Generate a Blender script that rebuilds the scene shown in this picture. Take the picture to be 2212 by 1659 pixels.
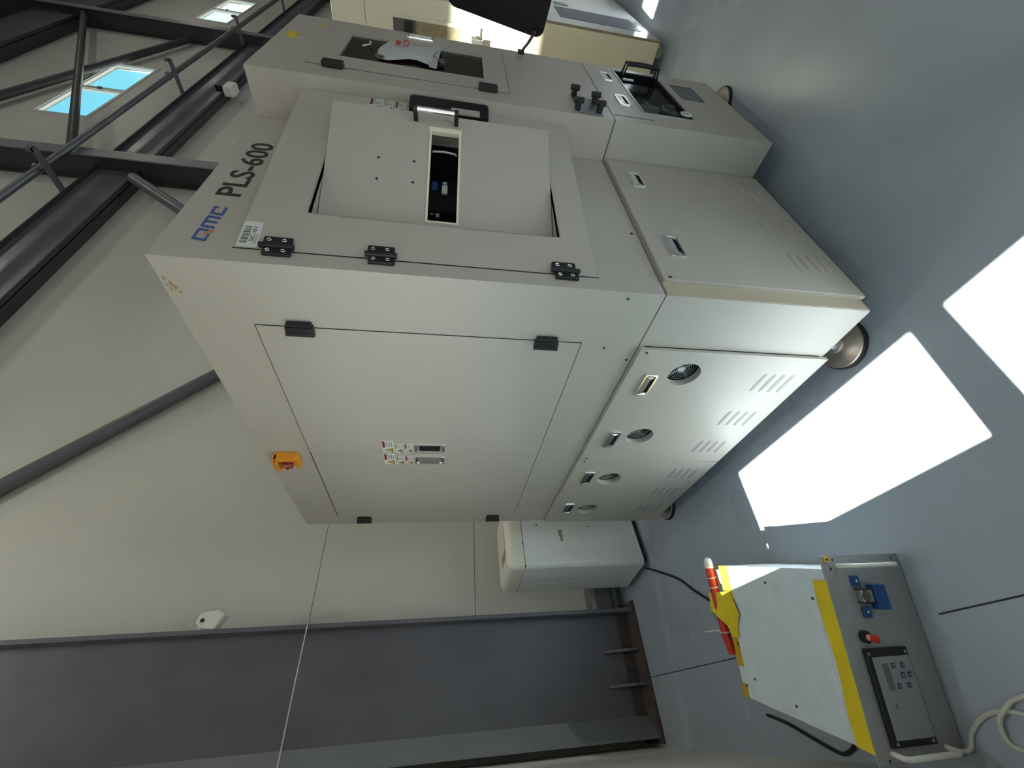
import bpy, bmesh, math, random
from mathutils import Matrix, Vector
random.seed(7)
for o in list(bpy.data.objects): bpy.data.objects.remove(o)
scene = bpy.context.scene
COL = scene.collection

# ------------------------------------------------------------------ camera
cam = bpy.data.cameras.new('camera'); cam.sensor_fit = 'HORIZONTAL'; cam.sensor_width = 36.0
cam.lens = 900.38 / 2212 * 36.0; cam.clip_start = 0.01; cam.clip_end = 200
camo = bpy.data.objects.new('camera', cam); COL.objects.link(camo)
RIGHT = Vector((-0.0739, -0.1508, -0.9858)); DOWN = Vector((-0.7764, 0.6291, -0.0380)); FWD = Vector((0.6259, 0.7626, -0.1635))
camo.matrix_world = Matrix(((RIGHT.x, -DOWN.x, -FWD.x, -0.8976), (RIGHT.y, -DOWN.y, -FWD.y, -0.6732),
                            (RIGHT.z, -DOWN.z, -FWD.z, 1.3920), (0, 0, 0, 1)))
scene.camera = camo

# ------------------------------------------------------------------ sky, sun, exposure
SKY_STRENGTH = 3.6
SUN_STRENGTH = 52.0
EXPOSURE = 0.15
FILL_LAMP_POWER = 20.0
world = bpy.data.worlds.new('sky'); scene.world = world; world.use_nodes = True
nt = world.node_tree; nt.nodes.clear()
tc = nt.nodes.new('ShaderNodeTexCoord'); sx = nt.nodes.new('ShaderNodeSeparateXYZ')
rp = nt.nodes.new('ShaderNodeValToRGB'); bg = nt.nodes.new('ShaderNodeBackground'); wo = nt.nodes.new('ShaderNodeOutputWorld')
nt.links.new(tc.outputs['Generated'], sx.inputs[0]); nt.links.new(sx.outputs['Z'], rp.inputs[0])
rp.color_ramp.elements[0].position = 0.0; rp.color_ramp.elements[0].color = (0.50, 0.48, 0.44, 1)
rp.color_ramp.elements[1].position = 1.0; rp.color_ramp.elements[1].color = (0.05, 0.16, 0.26, 1)
e = rp.color_ramp.elements.new(0.06); e.color = (0.93, 0.92, 0.90, 1)
e = rp.color_ramp.elements.new(0.22); e.color = (0.56, 0.60, 0.62, 1)
e = rp.color_ramp.elements.new(0.50); e.color = (0.08, 0.24, 0.29, 1)
nt.links.new(rp.outputs[0], bg.inputs[0]); bg.inputs[1].default_value = SKY_STRENGTH
nt.links.new(bg.outputs[0], wo.inputs[0])
SUN_DIR = Vector((0.55, -0.042, -1.0)).normalized()
sl = bpy.data.lights.new('sun', 'SUN'); sl.energy = SUN_STRENGTH; sl.angle = math.radians(0.53); sl.color = (1.0, 0.93, 0.82)
so = bpy.data.objects.new('sun', sl); COL.objects.link(so)
so.rotation_euler = SUN_DIR.to_track_quat('-Z', 'Y').to_euler(); so.location = (-8, 0, 14)
vs = scene.view_settings; vs.view_transform = 'Standard'; vs.look = 'None'; vs.gamma = 1.0; vs.exposure = EXPOSURE
vs.use_curve_mapping = False

# ------------------------------------------------------------------ materials
MATS = {}
def mat(name, col, rough=0.5, metal=0.0, var=0.0, scale=3.0, bump=0.0, bscale=150.0, spec=0.5, dirt=None, dscale=2.0, damt=0.5, trans=0.0, alpha=1.0, rvar=0.0, coat=0.0):
    m = bpy.data.materials.new(name); m.use_nodes = True; n = m.node_tree; b = n.nodes['Principled BSDF']
    b.inputs['Base Color'].default_value = (*col, 1); b.inputs['Roughness'].default_value = rough
    b.inputs['Metallic'].default_value = metal; b.inputs['Specular IOR Level'].default_value = spec
    b.inputs['Transmission Weight'].default_value = trans; b.inputs['Alpha'].default_value = alpha
    b.inputs['Coat Weight'].default_value = coat
    t = n.nodes.new('ShaderNodeTexCoord')
    if var or dirt or rvar:
        nz = n.nodes.new('ShaderNodeTexNoise'); nz.inputs['Scale'].default_value = scale; nz.inputs['Detail'].default_value = 6
        n.links.new(t.outputs['Object'], nz.inputs['Vector'])
        mr = n.nodes.new('ShaderNodeMapRange'); mr.inputs[1].default_value = 0.3; mr.inputs[2].default_value = 0.7
        mr.inputs[3].default_value = 1 - var; mr.inputs[4].default_value = 1 + var
        n.links.new(nz.outputs['Fac'], mr.inputs[0])
        mx = n.nodes.new('ShaderNodeMix'); mx.data_type = 'RGBA'; mx.blend_type = 'MULTIPLY'; mx.inputs[0].default_value = 1
        mx.inputs[6].default_value = (*col, 1); n.links.new(mr.outputs[0], mx.inputs[7])
        out = mx.outputs[2]
        if dirt:
            nd = n.nodes.new('ShaderNodeTexNoise'); nd.inputs['Scale'].default_value = dscale; nd.inputs['Detail'].default_value = 8
            nd.inputs['Roughness'].default_value = 0.7
            n.links.new(t.outputs['Object'], nd.inputs['Vector'])
            cr = n.nodes.new('ShaderNodeMapRange'); cr.interpolation_type = 'SMOOTHERSTEP'; cr.inputs[1].default_value = 0.30; cr.inputs[2].default_value = 0.85
            cr.inputs[3].default_value = 0; cr.inputs[4].default_value = damt; n.links.new(nd.outputs['Fac'], cr.inputs[0])
            m2 = n.nodes.new('ShaderNodeMix'); m2.data_type = 'RGBA'; n.links.new(cr.outputs[0], m2.inputs[0])
            n.links.new(out, m2.inputs[6]); m2.inputs[7].default_value = (*dirt, 1); out = m2.outputs[2]
        n.links.new(out, b.inputs['Base Color'])
        if rvar:
            r2 = n.nodes.new('ShaderNodeMapRange'); r2.inputs[1].default_value = 0.3; r2.inputs[2].default_value = 0.7
            r2.inputs[3].default_value = rough - rvar; r2.inputs[4].default_value = rough + rvar
            n.links.new(nz.outputs['Fac'], r2.inputs[0]); n.links.new(r2.outputs[0], b.inputs['Roughness'])
    if bump:
        nb = n.nodes.new('ShaderNodeTexNoise'); nb.inputs['Scale'].default_value = bscale; nb.inputs['Detail'].default_value = 3
        n.links.new(t.outputs['Object'], nb.inputs['Vector'])
        bp = n.nodes.new('ShaderNodeBump'); bp.inputs['Strength'].default_value = bump; bp.inputs['Distance'].default_value = 0.002
        n.links.new(nb.outputs['Fac'], bp.inputs['Height']); n.links.new(bp.outputs[0], b.inputs['Normal'])
    MATS[name] = m; return m
def emit(name, col, s):
    m = bpy.data.materials.new(name); m.use_nodes = True; b = m.node_tree.nodes['Principled BSDF']
    b.inputs['Base Color'].default_value = (*col, 1); b.inputs['Emission Color'].default_value = (*col, 1); b.inputs['Emission Strength'].default_value = s
    MATS[name] = m; return m
def glass_mat(name, tint, refl=0.08, rough=0.02):
    m = bpy.data.materials.new(name); m.use_nodes = True; n = m.node_tree; n.nodes.remove(n.nodes['Principled BSDF'])
    tr = n.nodes.new('ShaderNodeBsdfTransparent'); tr.inputs[0].default_value = (*tint, 1)
    gl = n.nodes.new('ShaderNodeBsdfGlossy'); gl.inputs['Roughness'].default_value = rough
    mx = n.nodes.new('ShaderNodeMixShader'); mx.inputs[0].default_value = refl; n.links.new(tr.outputs[0], mx.inputs[1]); n.links.new(gl.outputs[0], mx.inputs[2])
    n.links.new(mx.outputs[0], n.nodes['Material Output'].inputs[0]); MATS[name] = m; return m

mat('paint', (0.495, 0.465, 0.415), 0.42, var=0.025, scale=2.5, bump=0.04, bscale=420)
mat('paint_edge', (0.50, 0.44, 0.33), 0.5, var=0.03)
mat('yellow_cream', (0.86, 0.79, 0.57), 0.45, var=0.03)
mat('cream2', (0.84, 0.81, 0.65), 0.4, var=0.02)
mat('white_gloss', (0.72, 0.72, 0.70), 0.12, var=0.02)
mat('black', (0.012, 0.012, 0.014), 0.45, var=0.2, scale=20)
mat('black_soft', (0.02, 0.02, 0.022), 0.6)
mat('void', (0.004, 0.004, 0.005), 0.9)  # near-black puts the shade of hollows and recesses into the colour
mat('chrome', (0.86, 0.86, 0.87), 0.26, 1.0)
mat('steel', (0.52, 0.50, 0.48), 0.32, 1.0, var=0.1, scale=12)
mat('foot_metal', (0.42, 0.38, 0.34), 0.38, 1.0, var=0.08, scale=20)
mat('wire', (0.62, 0.61, 0.62), 0.35, 1.0)
mat('vent_shade_grey', (0.33, 0.315, 0.295), 0.5)  # shade of the side vent slots painted in as grey
mat('orange', (0.78, 0.30, 0.02), 0.4)
mat('red', (0.55, 0.03, 0.02), 0.4)
mat('dark_red', (0.25, 0.025, 0.02), 0.4)
mat('pink', (0.75, 0.35, 0.30), 0.5)
mat('label_white', (0.72, 0.74, 0.72), 0.5)
mat('ink', (0.015, 0.015, 0.018), 0.5)
mat('ink_grey', (0.25, 0.27, 0.28), 0.5)
mat('ink_brown', (0.16, 0.03, 0.02), 0.5)
mat('warn_yellow', (0.80, 0.52, 0.03), 0.5)
mat('warn_olive', (0.45, 0.36, 0.05), 0.5)
mat('logo_blue', (0.03, 0.10, 0.33), 0.45, var=0.35, scale=120)
mat('logo_orange', (0.62, 0.20, 0.12), 0.45)
mat('scuff', (0.38, 0.27, 0.13), 0.7)
mat('tape_yellow', (0.82, 0.62, 0.02), 0.4, var=0.06, scale=14)
mat('tape_orange', (0.62, 0.36, 0.02), 0.4, var=0.06, scale=14)
mat('tape_tan', (0.34, 0.28, 0.18), 0.6, var=0.2, scale=30)
mat('rack_white', (0.70, 0.80, 0.86), 0.38, var=0.03, dirt=(0.35, 0.34, 0.31), dscale=14, damt=0.18)
mat('rack_panel', (0.36, 0.37, 0.37), 0.42, 0.35, var=0.08, scale=9)
mat('panel_grey', (0.30, 0.33, 0.34), 0.45, var=0.04)
mat('lcd', (0.16, 0.18, 0.14), 0.25)
mat('button_blue', (0.05, 0.07, 0.16), 0.4)
mat('blue', (0.01, 0.07, 0.24), 0.4)
mat('red_tube', (0.60, 0.04, 0.015), 0.32)
mat('white_plastic', (0.78, 0.77, 0.74), 0.35)
mat('cabinet_white', (0.80, 0.83, 0.82), 0.28, var=0.03, dirt=(0.40, 0.36, 0.28), dscale=6, damt=0.12)
mat('cabinet_cap', (0.80, 0.78, 0.68), 0.3, var=0.03)
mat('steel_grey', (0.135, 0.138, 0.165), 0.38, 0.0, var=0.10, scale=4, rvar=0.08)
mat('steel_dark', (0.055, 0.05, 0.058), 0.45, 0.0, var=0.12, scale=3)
mat('steel_lit', (0.22, 0.24, 0.25), 0.40, 0.0, var=0.08, scale=3)  # paler steel grey, the light on these flanges put into the colour
mat('rust', (0.085, 0.072, 0.068), 0.75, var=0.25, scale=18, dirt=(0.11, 0.07, 0.055), dscale=9, damt=0.5)
mat('galv', (0.30, 0.32, 0.34), 0.35, 0.8, var=0.1)
mat('wall', (0.60, 0.605, 0.555), 0.5, var=0.05, scale=0.9)
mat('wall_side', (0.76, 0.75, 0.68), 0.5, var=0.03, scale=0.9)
mat('wall_core', (0.30, 0.29, 0.25), 0.7)
mat('ceiling', (0.42, 0.40, 0.33), 0.7, var=0.05)
mat('window_frame', (0.62, 0.66, 0.62), 0.4)
mat('dark_glass', (0.018, 0.011, 0.010), 0.12, var=0.3, scale=9, spec=0.12)
mat('monitor_black', (0.012, 0.010, 0.011), 0.5, var=0.25, scale=14)
mat('grey_dark_panel', (0.13, 0.13, 0.16), 0.4)
mat('grey_plate', (0.16, 0.155, 0.19), 0.4)
mat('cable_white', (0.62, 0.62, 0.56), 0.45)
mat('rubber', (0.015, 0.014, 0.015), 0.7)
mat('foil', (0.62, 0.62, 0.64), 0.18, 0.9, bump=0.8, bscale=60)
mat('paper', (0.56, 0.58, 0.60), 0.6, var=0.03)
glass_mat('window_glass', (0.93, 0.97, 0.98))
glass_mat('clear_plastic', (0.80, 0.82, 0.84), rough=0.12)
emit('lamp_glow', (1.0, 0.90, 0.74), 30.0)
# floor: painted concrete, worn and semi-gloss
fm = mat('floor', (0.385, 0.445, 0.525), 0.29, var=0.07, scale=1.1, rvar=0.05, dirt=(0.30, 0.29, 0.28), dscale=2.6, damt=0.16, bump=0.05, bscale=60, spec=0.5)
# walls: faint horizontal rolled ribs of the sandwich panels
wm = MATS['wall']; n = wm.node_tree; b = n.nodes['Principled BSDF']
t = n.nodes.new('ShaderNodeTexCoord'); s3 = n.nodes.new('ShaderNodeSeparateXYZ'); n.links.new(t.outputs['Object'], s3.inputs[0])
mm = n.nodes.new('ShaderNodeMath'); mm.operation = 'PINGPONG'; mm.inputs[1].default_value = 0.055; n.links.new(s3.outputs['Z'], mm.inputs[0])
mr = n.nodes.new('ShaderNodeMapRange'); mr.inputs[1].default_value = 0; mr.inputs[2].default_value = 0.008; n.links.new(mm.outputs[0], mr.inputs[0])
bp = n.nodes.new('ShaderNodeBump'); bp.inputs['Strength'].default_value = 0.16; bp.inputs['Distance'].default_value = 0.002
n.links.new(mr.outputs[0], bp.inputs['Height']); n.links.new(bp.outputs[0], b.inputs['Normal'])

# ------------------------------------------------------------------ mesh helpers
class MB:
    def __init__(s, T=None): s.v = []; s.f = []; s.fm = []; s.mi = 0; s.T = T
    def add(s, vs, fs):
        k = len(s.v)
        s.v += [tuple(s.T @ Vector(p)) if s.T else tuple(p) for p in vs]
        for f in fs: s.f.append([k + i for i in f]); s.fm.append(s.mi)
        return s
    def m(s, i): s.mi = i; return s
    def box(s, x0, x1, y0, y1, z0, z1):
        return s.add([(x0, y0, z0), (x1, y0, z0), (x1, y1, z0), (x0, y1, z0), (x0, y0, z1), (x1, y0, z1), (x1, y1, z1), (x0, y1, z1)],
                     [(0, 3, 2, 1), (4, 5, 6, 7), (0, 1, 5, 4), (1, 2, 6, 5), (2, 3, 7, 6), (3, 0, 4, 7)])
    def prism(s, pts, ax, a, b):
        def P(p, c):
            return (c, p[0], p[1]) if ax == 'x' else (p[0], c, p[1]) if ax == 'y' else (p[0], p[1], c)
        n = len(pts)
        return s.add([P(p, a) for p in pts] + [P(p, b) for p in pts],
                     [list(range(n)), list(range(2 * n - 1, n - 1, -1))] + [(i, (i + 1) % n, n + (i + 1) % n, n + i) for i in range(n)])
    def cyl(s, p0, p1, r0, r1=None, n=16):
        return s.lathe([(r0, 0), (r0 if r1 is None else r1, 1)], p0, p1, n)
    def lathe(s, prof, p0, p1, n=24, cap=True):
        p0 = Vector(p0); p1 = Vector(p1); d = p1 - p0; q = d.to_track_quat('Z', 'Y'); vs = []; fs = []
        for r, t in prof:
            for i in range(n):
                a = 2 * math.pi * i / n; vs.append(p0 + d * t + q @ Vector((r * math.cos(a), r * math.sin(a), 0)))
        for k in range(len(prof) - 1):
            for i in range(n):
                j = (i + 1) % n; fs.append((k * n + i, k * n + j, (k + 1) * n + j, (k + 1) * n + i))
        if cap:
            fs.append(list(range(n - 1, -1, -1))); fs.append([(len(prof) - 1) * n + i for i in range(n)])
        return s.add(vs, fs)
    def torus(s, c, axis, R, r, n=28, k=6, a0=0, a1=2 * math.pi):
        c = Vector(c); q = Vector(axis).to_track_quat('Z', 'Y'); full = abs(a1 - a0 - 2 * math.pi) < 1e-6
        path = [c + q @ Vector((R * math.cos(a0 + (a1 - a0) * i / n), R * math.sin(a0 + (a1 - a0) * i / n), 0)) for i in range(n if full else n + 1)]
        return s.tube(path, r, k, closed=full)
    def tube(s, path, r, k=8, closed=False):
        path = [Vector(p) for p in path]; N = len(path); vs = []; fs = []; up = Vector((0, 0, 1)); prev = None
        for i, p in enumerate(path):
            a = path[i - 1] if (i or closed) else path[0]; b_ = path[(i + 1) % N] if (i < N - 1 or closed) else path[-1]
            d = (b_ - a).normalized()
            u = prev if prev else (up if abs(d.dot(up)) < 0.9 else Vector((1, 0, 0)))
            u = (u - d * u.dot(d)).normalized(); w = d.cross(u); prev = u
            for j in range(k):
                t_ = 2 * math.pi * j / k; vs.append(p + (u * math.cos(t_) + w * math.sin(t_)) * r)
        for i in range(N if closed else N - 1):
            for j in range(k):
                a = i * k + j; b_ = i * k + (j + 1) % k; c = ((i + 1) % N) * k + (j + 1) % k; d = ((i + 1) % N) * k + j; fs.append((a, b_, c, d))
        if not closed: fs.append(list(range(k - 1, -1, -1))); fs.append([(N - 1) * k + j for j in range(k)])
        return s.add(vs, fs)
    def rrect(s, ax, a, b, u0, u1, w0, w1, r, n=5):
        pts = []
        for cx, cy, st in ((u1 - r, w1 - r, 0), (u0 + r, w1 - r, 90), (u0 + r, w0 + r, 180), (u1 - r, w0 + r, 270)):
            for i in range(n + 1):
                t_ = math.radians(st + 90 * i / n); pts.append((cx + r * math.cos(t_), cy + r * math.sin(t_)))
        return s.prism(pts, ax, a, b)
    def frame(s, ax, a, b, u0, u1, w0, w1, t_):
        for q in ((u0, u1, w0, w0 + t_), (u0, u1, w1 - t_, w1), (u0, u0 + t_, w0 + t_, w1 - t_), (u1 - t_, u1, w0 + t_, w1 - t_)):
            s.prism([(q[0], q[2]), (q[1], q[2]), (q[1], q[3]), (q[0], q[3])], ax, a, b)
        return s
    def build(s, name, mats, parent=None, bevel=0.0, smooth=False, seg=2, **tags):
        me = bpy.data.meshes.new(name); me.from_pydata([tuple(p) for p in s.v], [], s.f)
        if not isinstance(mats, (list, tuple)): mats = [mats]
        for m_ in mats: me.materials.append(MATS[m_])
        for p, i in zip(me.polygons, s.fm): p.material_index = i
        bm = bmesh.new(); bm.from_mesh(me); bmesh.ops.recalc_face_normals(bm, faces=bm.faces)
        if bevel:
            es = [e_ for e_ in bm.edges if len(e_.link_faces) == 2 and e_.calc_face_angle(0) > 0.6]
            bmesh.ops.bevel(bm, geom=es, offset=bevel, segments=seg, affect='EDGES', profile=0.5, clamp_overlap=True)
        bm.to_mesh(me); bm.free()
        if smooth:
            for p in me.polygons: p.use_smooth = True
            try: me.set_sharp_from_angle(angle=math.radians(40))
            except Exception: pass
        o = bpy.data.objects.new(name, me); COL.objects.link(o)
        if parent: o.parent = parent
        for k_, v_ in tags.items(): o[k_] = v_
        return o

def thing(name, label, cat, loc=(0, 0, 0), rz=0.0, group=None):
    o = bpy.data.objects.new(name, None); COL.objects.link(o); o.location = loc; o.rotation_euler = (0, 0, rz)
    o.empty_display_size = 0.1; o['label'] = label; o['category'] = cat
    if group: o['group'] = group
    return o
def tag(o, label, cat, group=None):
    o['label'] = label; o['category'] = cat
    if group: o['group'] = group
    return o
def struct(o, label=None):
    o['kind'] = 'structure'
    if label: o['label'] = label
    return o
def dup(o, parent, dx):
    c = o.copy(); COL.objects.link(c); c.parent = parent; c.location = Vector(o.location) + Vector(dx)
    for ch in o.children:
        g = ch.copy(); COL.objects.link(g); g.parent = c
    return c
def text_geo(body, ex=0.02, off=0.0):
    cu = bpy.data.curves.new('t', 'FONT'); cu.body = body; cu.extrude = ex; cu.resolution_u = 4; cu.offset = off
    ob = bpy.data.objects.new('t', cu); COL.objects.link(ob)
    dg = bpy.context.evaluated_depsgraph_get(); dg.update()
    me = bpy.data.meshes.new_from_object(ob.evaluated_get(dg))
    vs = [v.co.copy() for v in me.vertices]; fs = [list(p.vertices) for p in me.polygons]
    bpy.data.objects.remove(ob); bpy.data.curves.remove(cu); bpy.data.meshes.remove(me)
    x0 = min(v.x for v in vs); x1 = max(v.x for v in vs); y0 = min(v.y for v in vs); y1 = max(v.y for v in vs)
    return [((v.x - x0) / (x1 - x0), (v.y - y0) / (y1 - y0), 1 if v.z > 0 else 0) for v in vs], fs
def put_text(mb, body, fn, off=0.0):
    vs, fs = text_geo(body, off=off); return mb.add([fn(*v) for v in vs], fs)

# ------------------------------------------------------------------ the hall
XL, YR, XF, YF, ZC = -1.09, 2.70, 27.0, -13.0, 11.6
fl = struct(MB().box(XL - 0.3, XF + 0.3, YF - 0.3, YR + 0.3, -0.15, 0.0).build('floor', 'floor'), 'grey-blue painted concrete floor')
# saw-cut joint in the floor, a thin dark groove filler lying flush
MB().box(-0.752, -0.748, 1.35, YR - 0.25, -0.001, 0.0012).build('floor_joint', 'black_soft', fl)
MB().box(-0.758, -0.754, -3.0, 0.44, -0.001, 0.0012).build('floor_joint', 'black_soft', fl)

# rear wall: slab with window openings, sandwich panels in front of it as separate pieces
WZ0, WZ1 = 7.05, 7.85
RW = [(6.95, 9.45), (13.2, 15.7), (19.4, 21.9)]
def seg_wall(mb, ax_fn, holes, lo, hi, z0, z1, ztop):
    mb2 = []
    mb2.append((lo, hi, 0.0, z0)); mb2.append((lo, hi, z1, ztop)); c = lo
    for a, b_ in holes: mb2.append((c, a, z0, z1)); c = b_
    mb2.append((c, hi, z0, z1))
    for a, b_, c0, c1 in mb2:
        if b_ - a > 1e-4: ax_fn(mb, a, b_, c0, c1)
mb = MB(); seg_wall(mb, lambda m_, a, b_, c0, c1: m_.box(a, b_, YR + 0.03, YR + 0.10, c0, c1), RW, XL - 0.06, XF, WZ0, WZ1, ZC)
wr = struct(mb.build('wall_rear', 'wall_core'), 'cream sandwich-panel rear wall with horizontal joints')
zs = [0.0, 1.098, 2.225, WZ0]
for a, b_ in zip(zs[:-1], zs[1:]):
    MB().box(XL, XF, YR, YR + 0.031, a + 0.002, b_ - 0.002).build('wall_panel', 'wall', wr)
c = XL
for a, b_ in RW + [(XF, XF)]:
    MB().box(c, a, YR, YR + 0.031, WZ0 + 0.002, WZ1 - 0.002).build('wall_panel', 'wall', wr); c = b_
for a, b_ in ((WZ1, 9.6), (9.6, ZC)):
    MB().box(XL, XF, YR, YR + 0.031, a + 0.002, b_ - 0.002).build('wall_panel', 'wall', wr)
# left wall with the low sash window beside the camera and the high windows
LW_LO = (-0.985, 1.055, 1.165, 1.975)      # y0, y1, z0, z1 opening
LH = [(-7.6, -5.2), (-1.62, 0.86)]; LZ0, LZ1 = 7.33, 8.02
mb = MB()
def lw(m_, a, b_, c0, c1): m_.box(XL - 0.05, XL, a, b_, c0, c1)
seg_wall(mb, lw, LH, YF, YR + 0.10, LZ0, LZ1, ZC)
mb.v = mb.v[8:]; mb.f = [[i - 8 for i in f] for f in mb.f[6:]]; mb.fm = mb.fm[6:]      # lowest band rebuilt with the low openings
LL = [(-10.0, -8.0), (-6.9, -4.9), (-3.75, -1.70), (LW_LO[0], LW_LO[1])]
seg = [(YF, YR + 0.10, 0, LW_LO[2]), (YF, YR + 0.10, LW_LO[3], LZ0)]
c = YF
for a, b_ in LL + [(YR + 0.10, YR + 0.10)]: seg.append((c, a, LW_LO[2], LW_LO[3])); c = b_
for s_ in seg: lw(mb, *s_)
struct(mb.build('wall_left', 'wall_side'), 'cream side wall next to the grey steel column')
struct(MB().box(XF, XF + 0.1, YF, YR + 0.1, 0, ZC).build('wall_right', 'wall'), 'far end wall of the hall')
struct(MB().box(XL - 0.05, XF + 0.1, YF - 0.1, YF, 0, ZC).build('wall_front', 'wall'), 'front wall of the hall opposite the rear wall')
struct(MB().box(XL - 0.05, XF + 0.1, YF - 0.1, YR + 0.1, ZC, ZC + 0.1).build('ceiling', 'ceiling'), 'high ceiling of the hall')

def window(name, axis, u0, u1, z0, z1, mull, p, inward, label, fr=0.05, deep=0.10, ledge=True):
    # axis 'y': window in a wall of constant y (u = x); axis 'x': wall of constant x (u = y). p = inner wall face, inward = +-1 to the room
    mb = MB(); a, b_ = (p - inward * 0.055, p + inward * 0.012)
    mb.frame(axis, a, b_, u0, u1, z0, z1, fr)
    w = struct(mb.build(name, 'window_frame', bevel=0.004), label)
    m_ = MB(); q = [(mull - 0.045, z0 + fr), (mull + 0.045, z0 + fr), (mull + 0.045, z1 - fr), (mull - 0.045, z1 - fr)]
    m_.prism(q, axis, a, b_); m_.build('mullion', 'window_frame', w, bevel=0.004)
    zc = (z0 + z1) / 2
    l_ = MB(); q = [(mull - 0.060, zc - 0.03), (mull + 0.02, zc - 0.03), (mull + 0.02, zc + 0.03), (mull - 0.060, zc + 0.03)]
    l_.prism(q, axis, b_, b_ + inward * 0.02); l_.build('latch', 'steel_dark', w, bevel=0.003)
    g = p - inward * 0.02
    for c0, c1 in ((u0 + fr, mull - 0.045), (mull + 0.045, u1 - fr)):
        f2 = MB().frame(axis, g - 0.012, g + 0.012, c0, c1, z0 + fr, z1 - fr, 0.012); f2.build('sash', 'window_frame', w)
        gm = MB(); gm.prism([(c0 + .004, z0 + fr), (c1 - .004, z0 + fr), (c1 - .004, z1 - fr), (c0 + .004, z1 - fr)], axis, g - 0.002, g + 0.002); gm.build('pane', 'window_glass', w)
    return w
window('window_1', 'y', RW[0][0], RW[0][1], WZ0, WZ1, 8.15, YR, -1, 'high two-pane window between the first two posts of the rear wall')
window('window_2', 'y', RW[1][0], RW[1][1], WZ0, WZ1, 14.40, YR, -1, 'high two-pane window beyond the second post of the rear wall')
window('window_3', 'x', LW_LO[0], LW_LO[1], LW_LO[2], LW_LO[3], 0.036, XL, 1, 'low two-pane sash window in the side wall', fr=0.035)
window('window_4', 'x', LH[1][0], LH[1][1], LZ0, LZ1, -0.40, XL, 1, 'high two-pane window in the side wall')
for k, (a, b_) in enumerate(LL[:3]):  # openings added for more daylight from the left side
    window('window_%d' % (8 + k), 'x', a, b_, LW_LO[2], LW_LO[3], (a + b_) / 2, XL, 1, 'added low window, out of view further along the side wall', fr=0.035)
window('window_6', 'x', LH[0][0], LH[0][1], LZ0, LZ1, -6.4, XL, 1, 'second high window in the side wall')
window('window_7', 'y', RW[2][0], RW[2][1], WZ0, WZ1, 20.65, YR, -1, 'far high two-pane window of the rear wall')

# daylight portals in the openings
def portal(name, c, rot, w, h):
    l_ = bpy.data.lights.new(name, 'AREA'); l_.shape = 'RECTANGLE'; l_.size = w; l_.size_y = h; l_.cycles.is_portal = True
    o = bpy.data.objects.new(name, l_); COL.objects.link(o); o.location = c; o.rotation_euler = rot
H = math.pi / 2
portal('window_portal', (XL - 0.06, 0.035, 1.57), (0, -H, 0), 0.8, 2.04)
for a, b_ in LL[:3]: portal('window_portal', (XL - 0.06, (a + b_) / 2, 1.57), (0, -H, 0), 0.8, 2.05)
portal('window_portal', (XL - 0.06, -0.38, 7.675), (0, -H, 0), 0.8, 2.5)
portal('window_portal', (8.2, YR + 0.11, 7.45), (-H, 0, 0), 2.5, 0.8)
portal('window_portal', (14.45, YR + 0.11, 7.45), (-H, 0, 0), 2.5, 0.8)

# ------------------------------------------------------------------ steel frame of the hall
# corner column: web parallel to the rear wall, flanges and base gussets
t = thing('steel_column', 'broad grey steel corner column with base gussets beside the white cabinet', 'column', (-0.70, 2.57, 0), group=None)
X0, X1 = -1.045, -0.352
loc = Vector((-0.70, 2.57, 0)); T = Matrix.Translation(-loc)
MB(T).box(X0, X1, 2.564, 2.576, 0.02, 11.5).build('web', 'steel_grey', t)
MB(T).box(X1 - 0.012, X1 + 0.012, 2.44, 2.695, 0.02, 11.5).build('flange', 'steel_grey', t)
MB(T).prism([(-0.935, 2.566), (-1.036, 2.44), (-1.048, 2.44), (-1.052, 2.60)], 'z', 0.02, 11.5).build('flange', 'steel_lit', t)  # flange painted paler for the window light it catches
for x in (-0.588, -0.778):
    MB(T).prism([(2.566, 0.02), (2.45, 0.02), (2.45, 0.10), (2.53, 0.245), (2.566, 0.245)], 'x', x - 0.007, x + 0.007).build('gusset', 'steel_grey', t)
MB(T).box(-1.075, -0.30, 2.425, 2.698, 0.0, 0.02).build('base_plate', 'rust', t)
MB(T).box(X0 + 0.02, X1 - 0.014, 2.561, 2.5645, 0.02, 0.10).build('rust_band', 'rust', t)
# posts of the rear wall
def post(x, label):
    l0 = Vector((x, 2.53, 0)); t_ = thing('wall_post', label, 'post', l0, group='posts of the rear wall'); T_ = Matrix.Translation(-l0)
    MB(T_).box(x - 0.095, x + 0.095, 2.36, 2.375, 0, 11.55).build('flange', 'steel_lit', t_)  # front flange in a lit tone, web and back flange in a shaded one
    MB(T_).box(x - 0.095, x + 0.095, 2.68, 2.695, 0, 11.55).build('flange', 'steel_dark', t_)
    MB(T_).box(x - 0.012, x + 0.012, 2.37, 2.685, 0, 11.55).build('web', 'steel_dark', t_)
    MB(T_).box(x - 0.16, x + 0.16, 2.30, 2.695, 0, 0.02).build('base_plate', 'steel_dark', t_)
post(5.20, 'dark steel post on the rear wall, first one from the corner column')
post(11.38, 'dark steel post on the rear wall between the two bright windows')
post(17.5, 'dark steel post on the rear wall past the second bright window')
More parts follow.
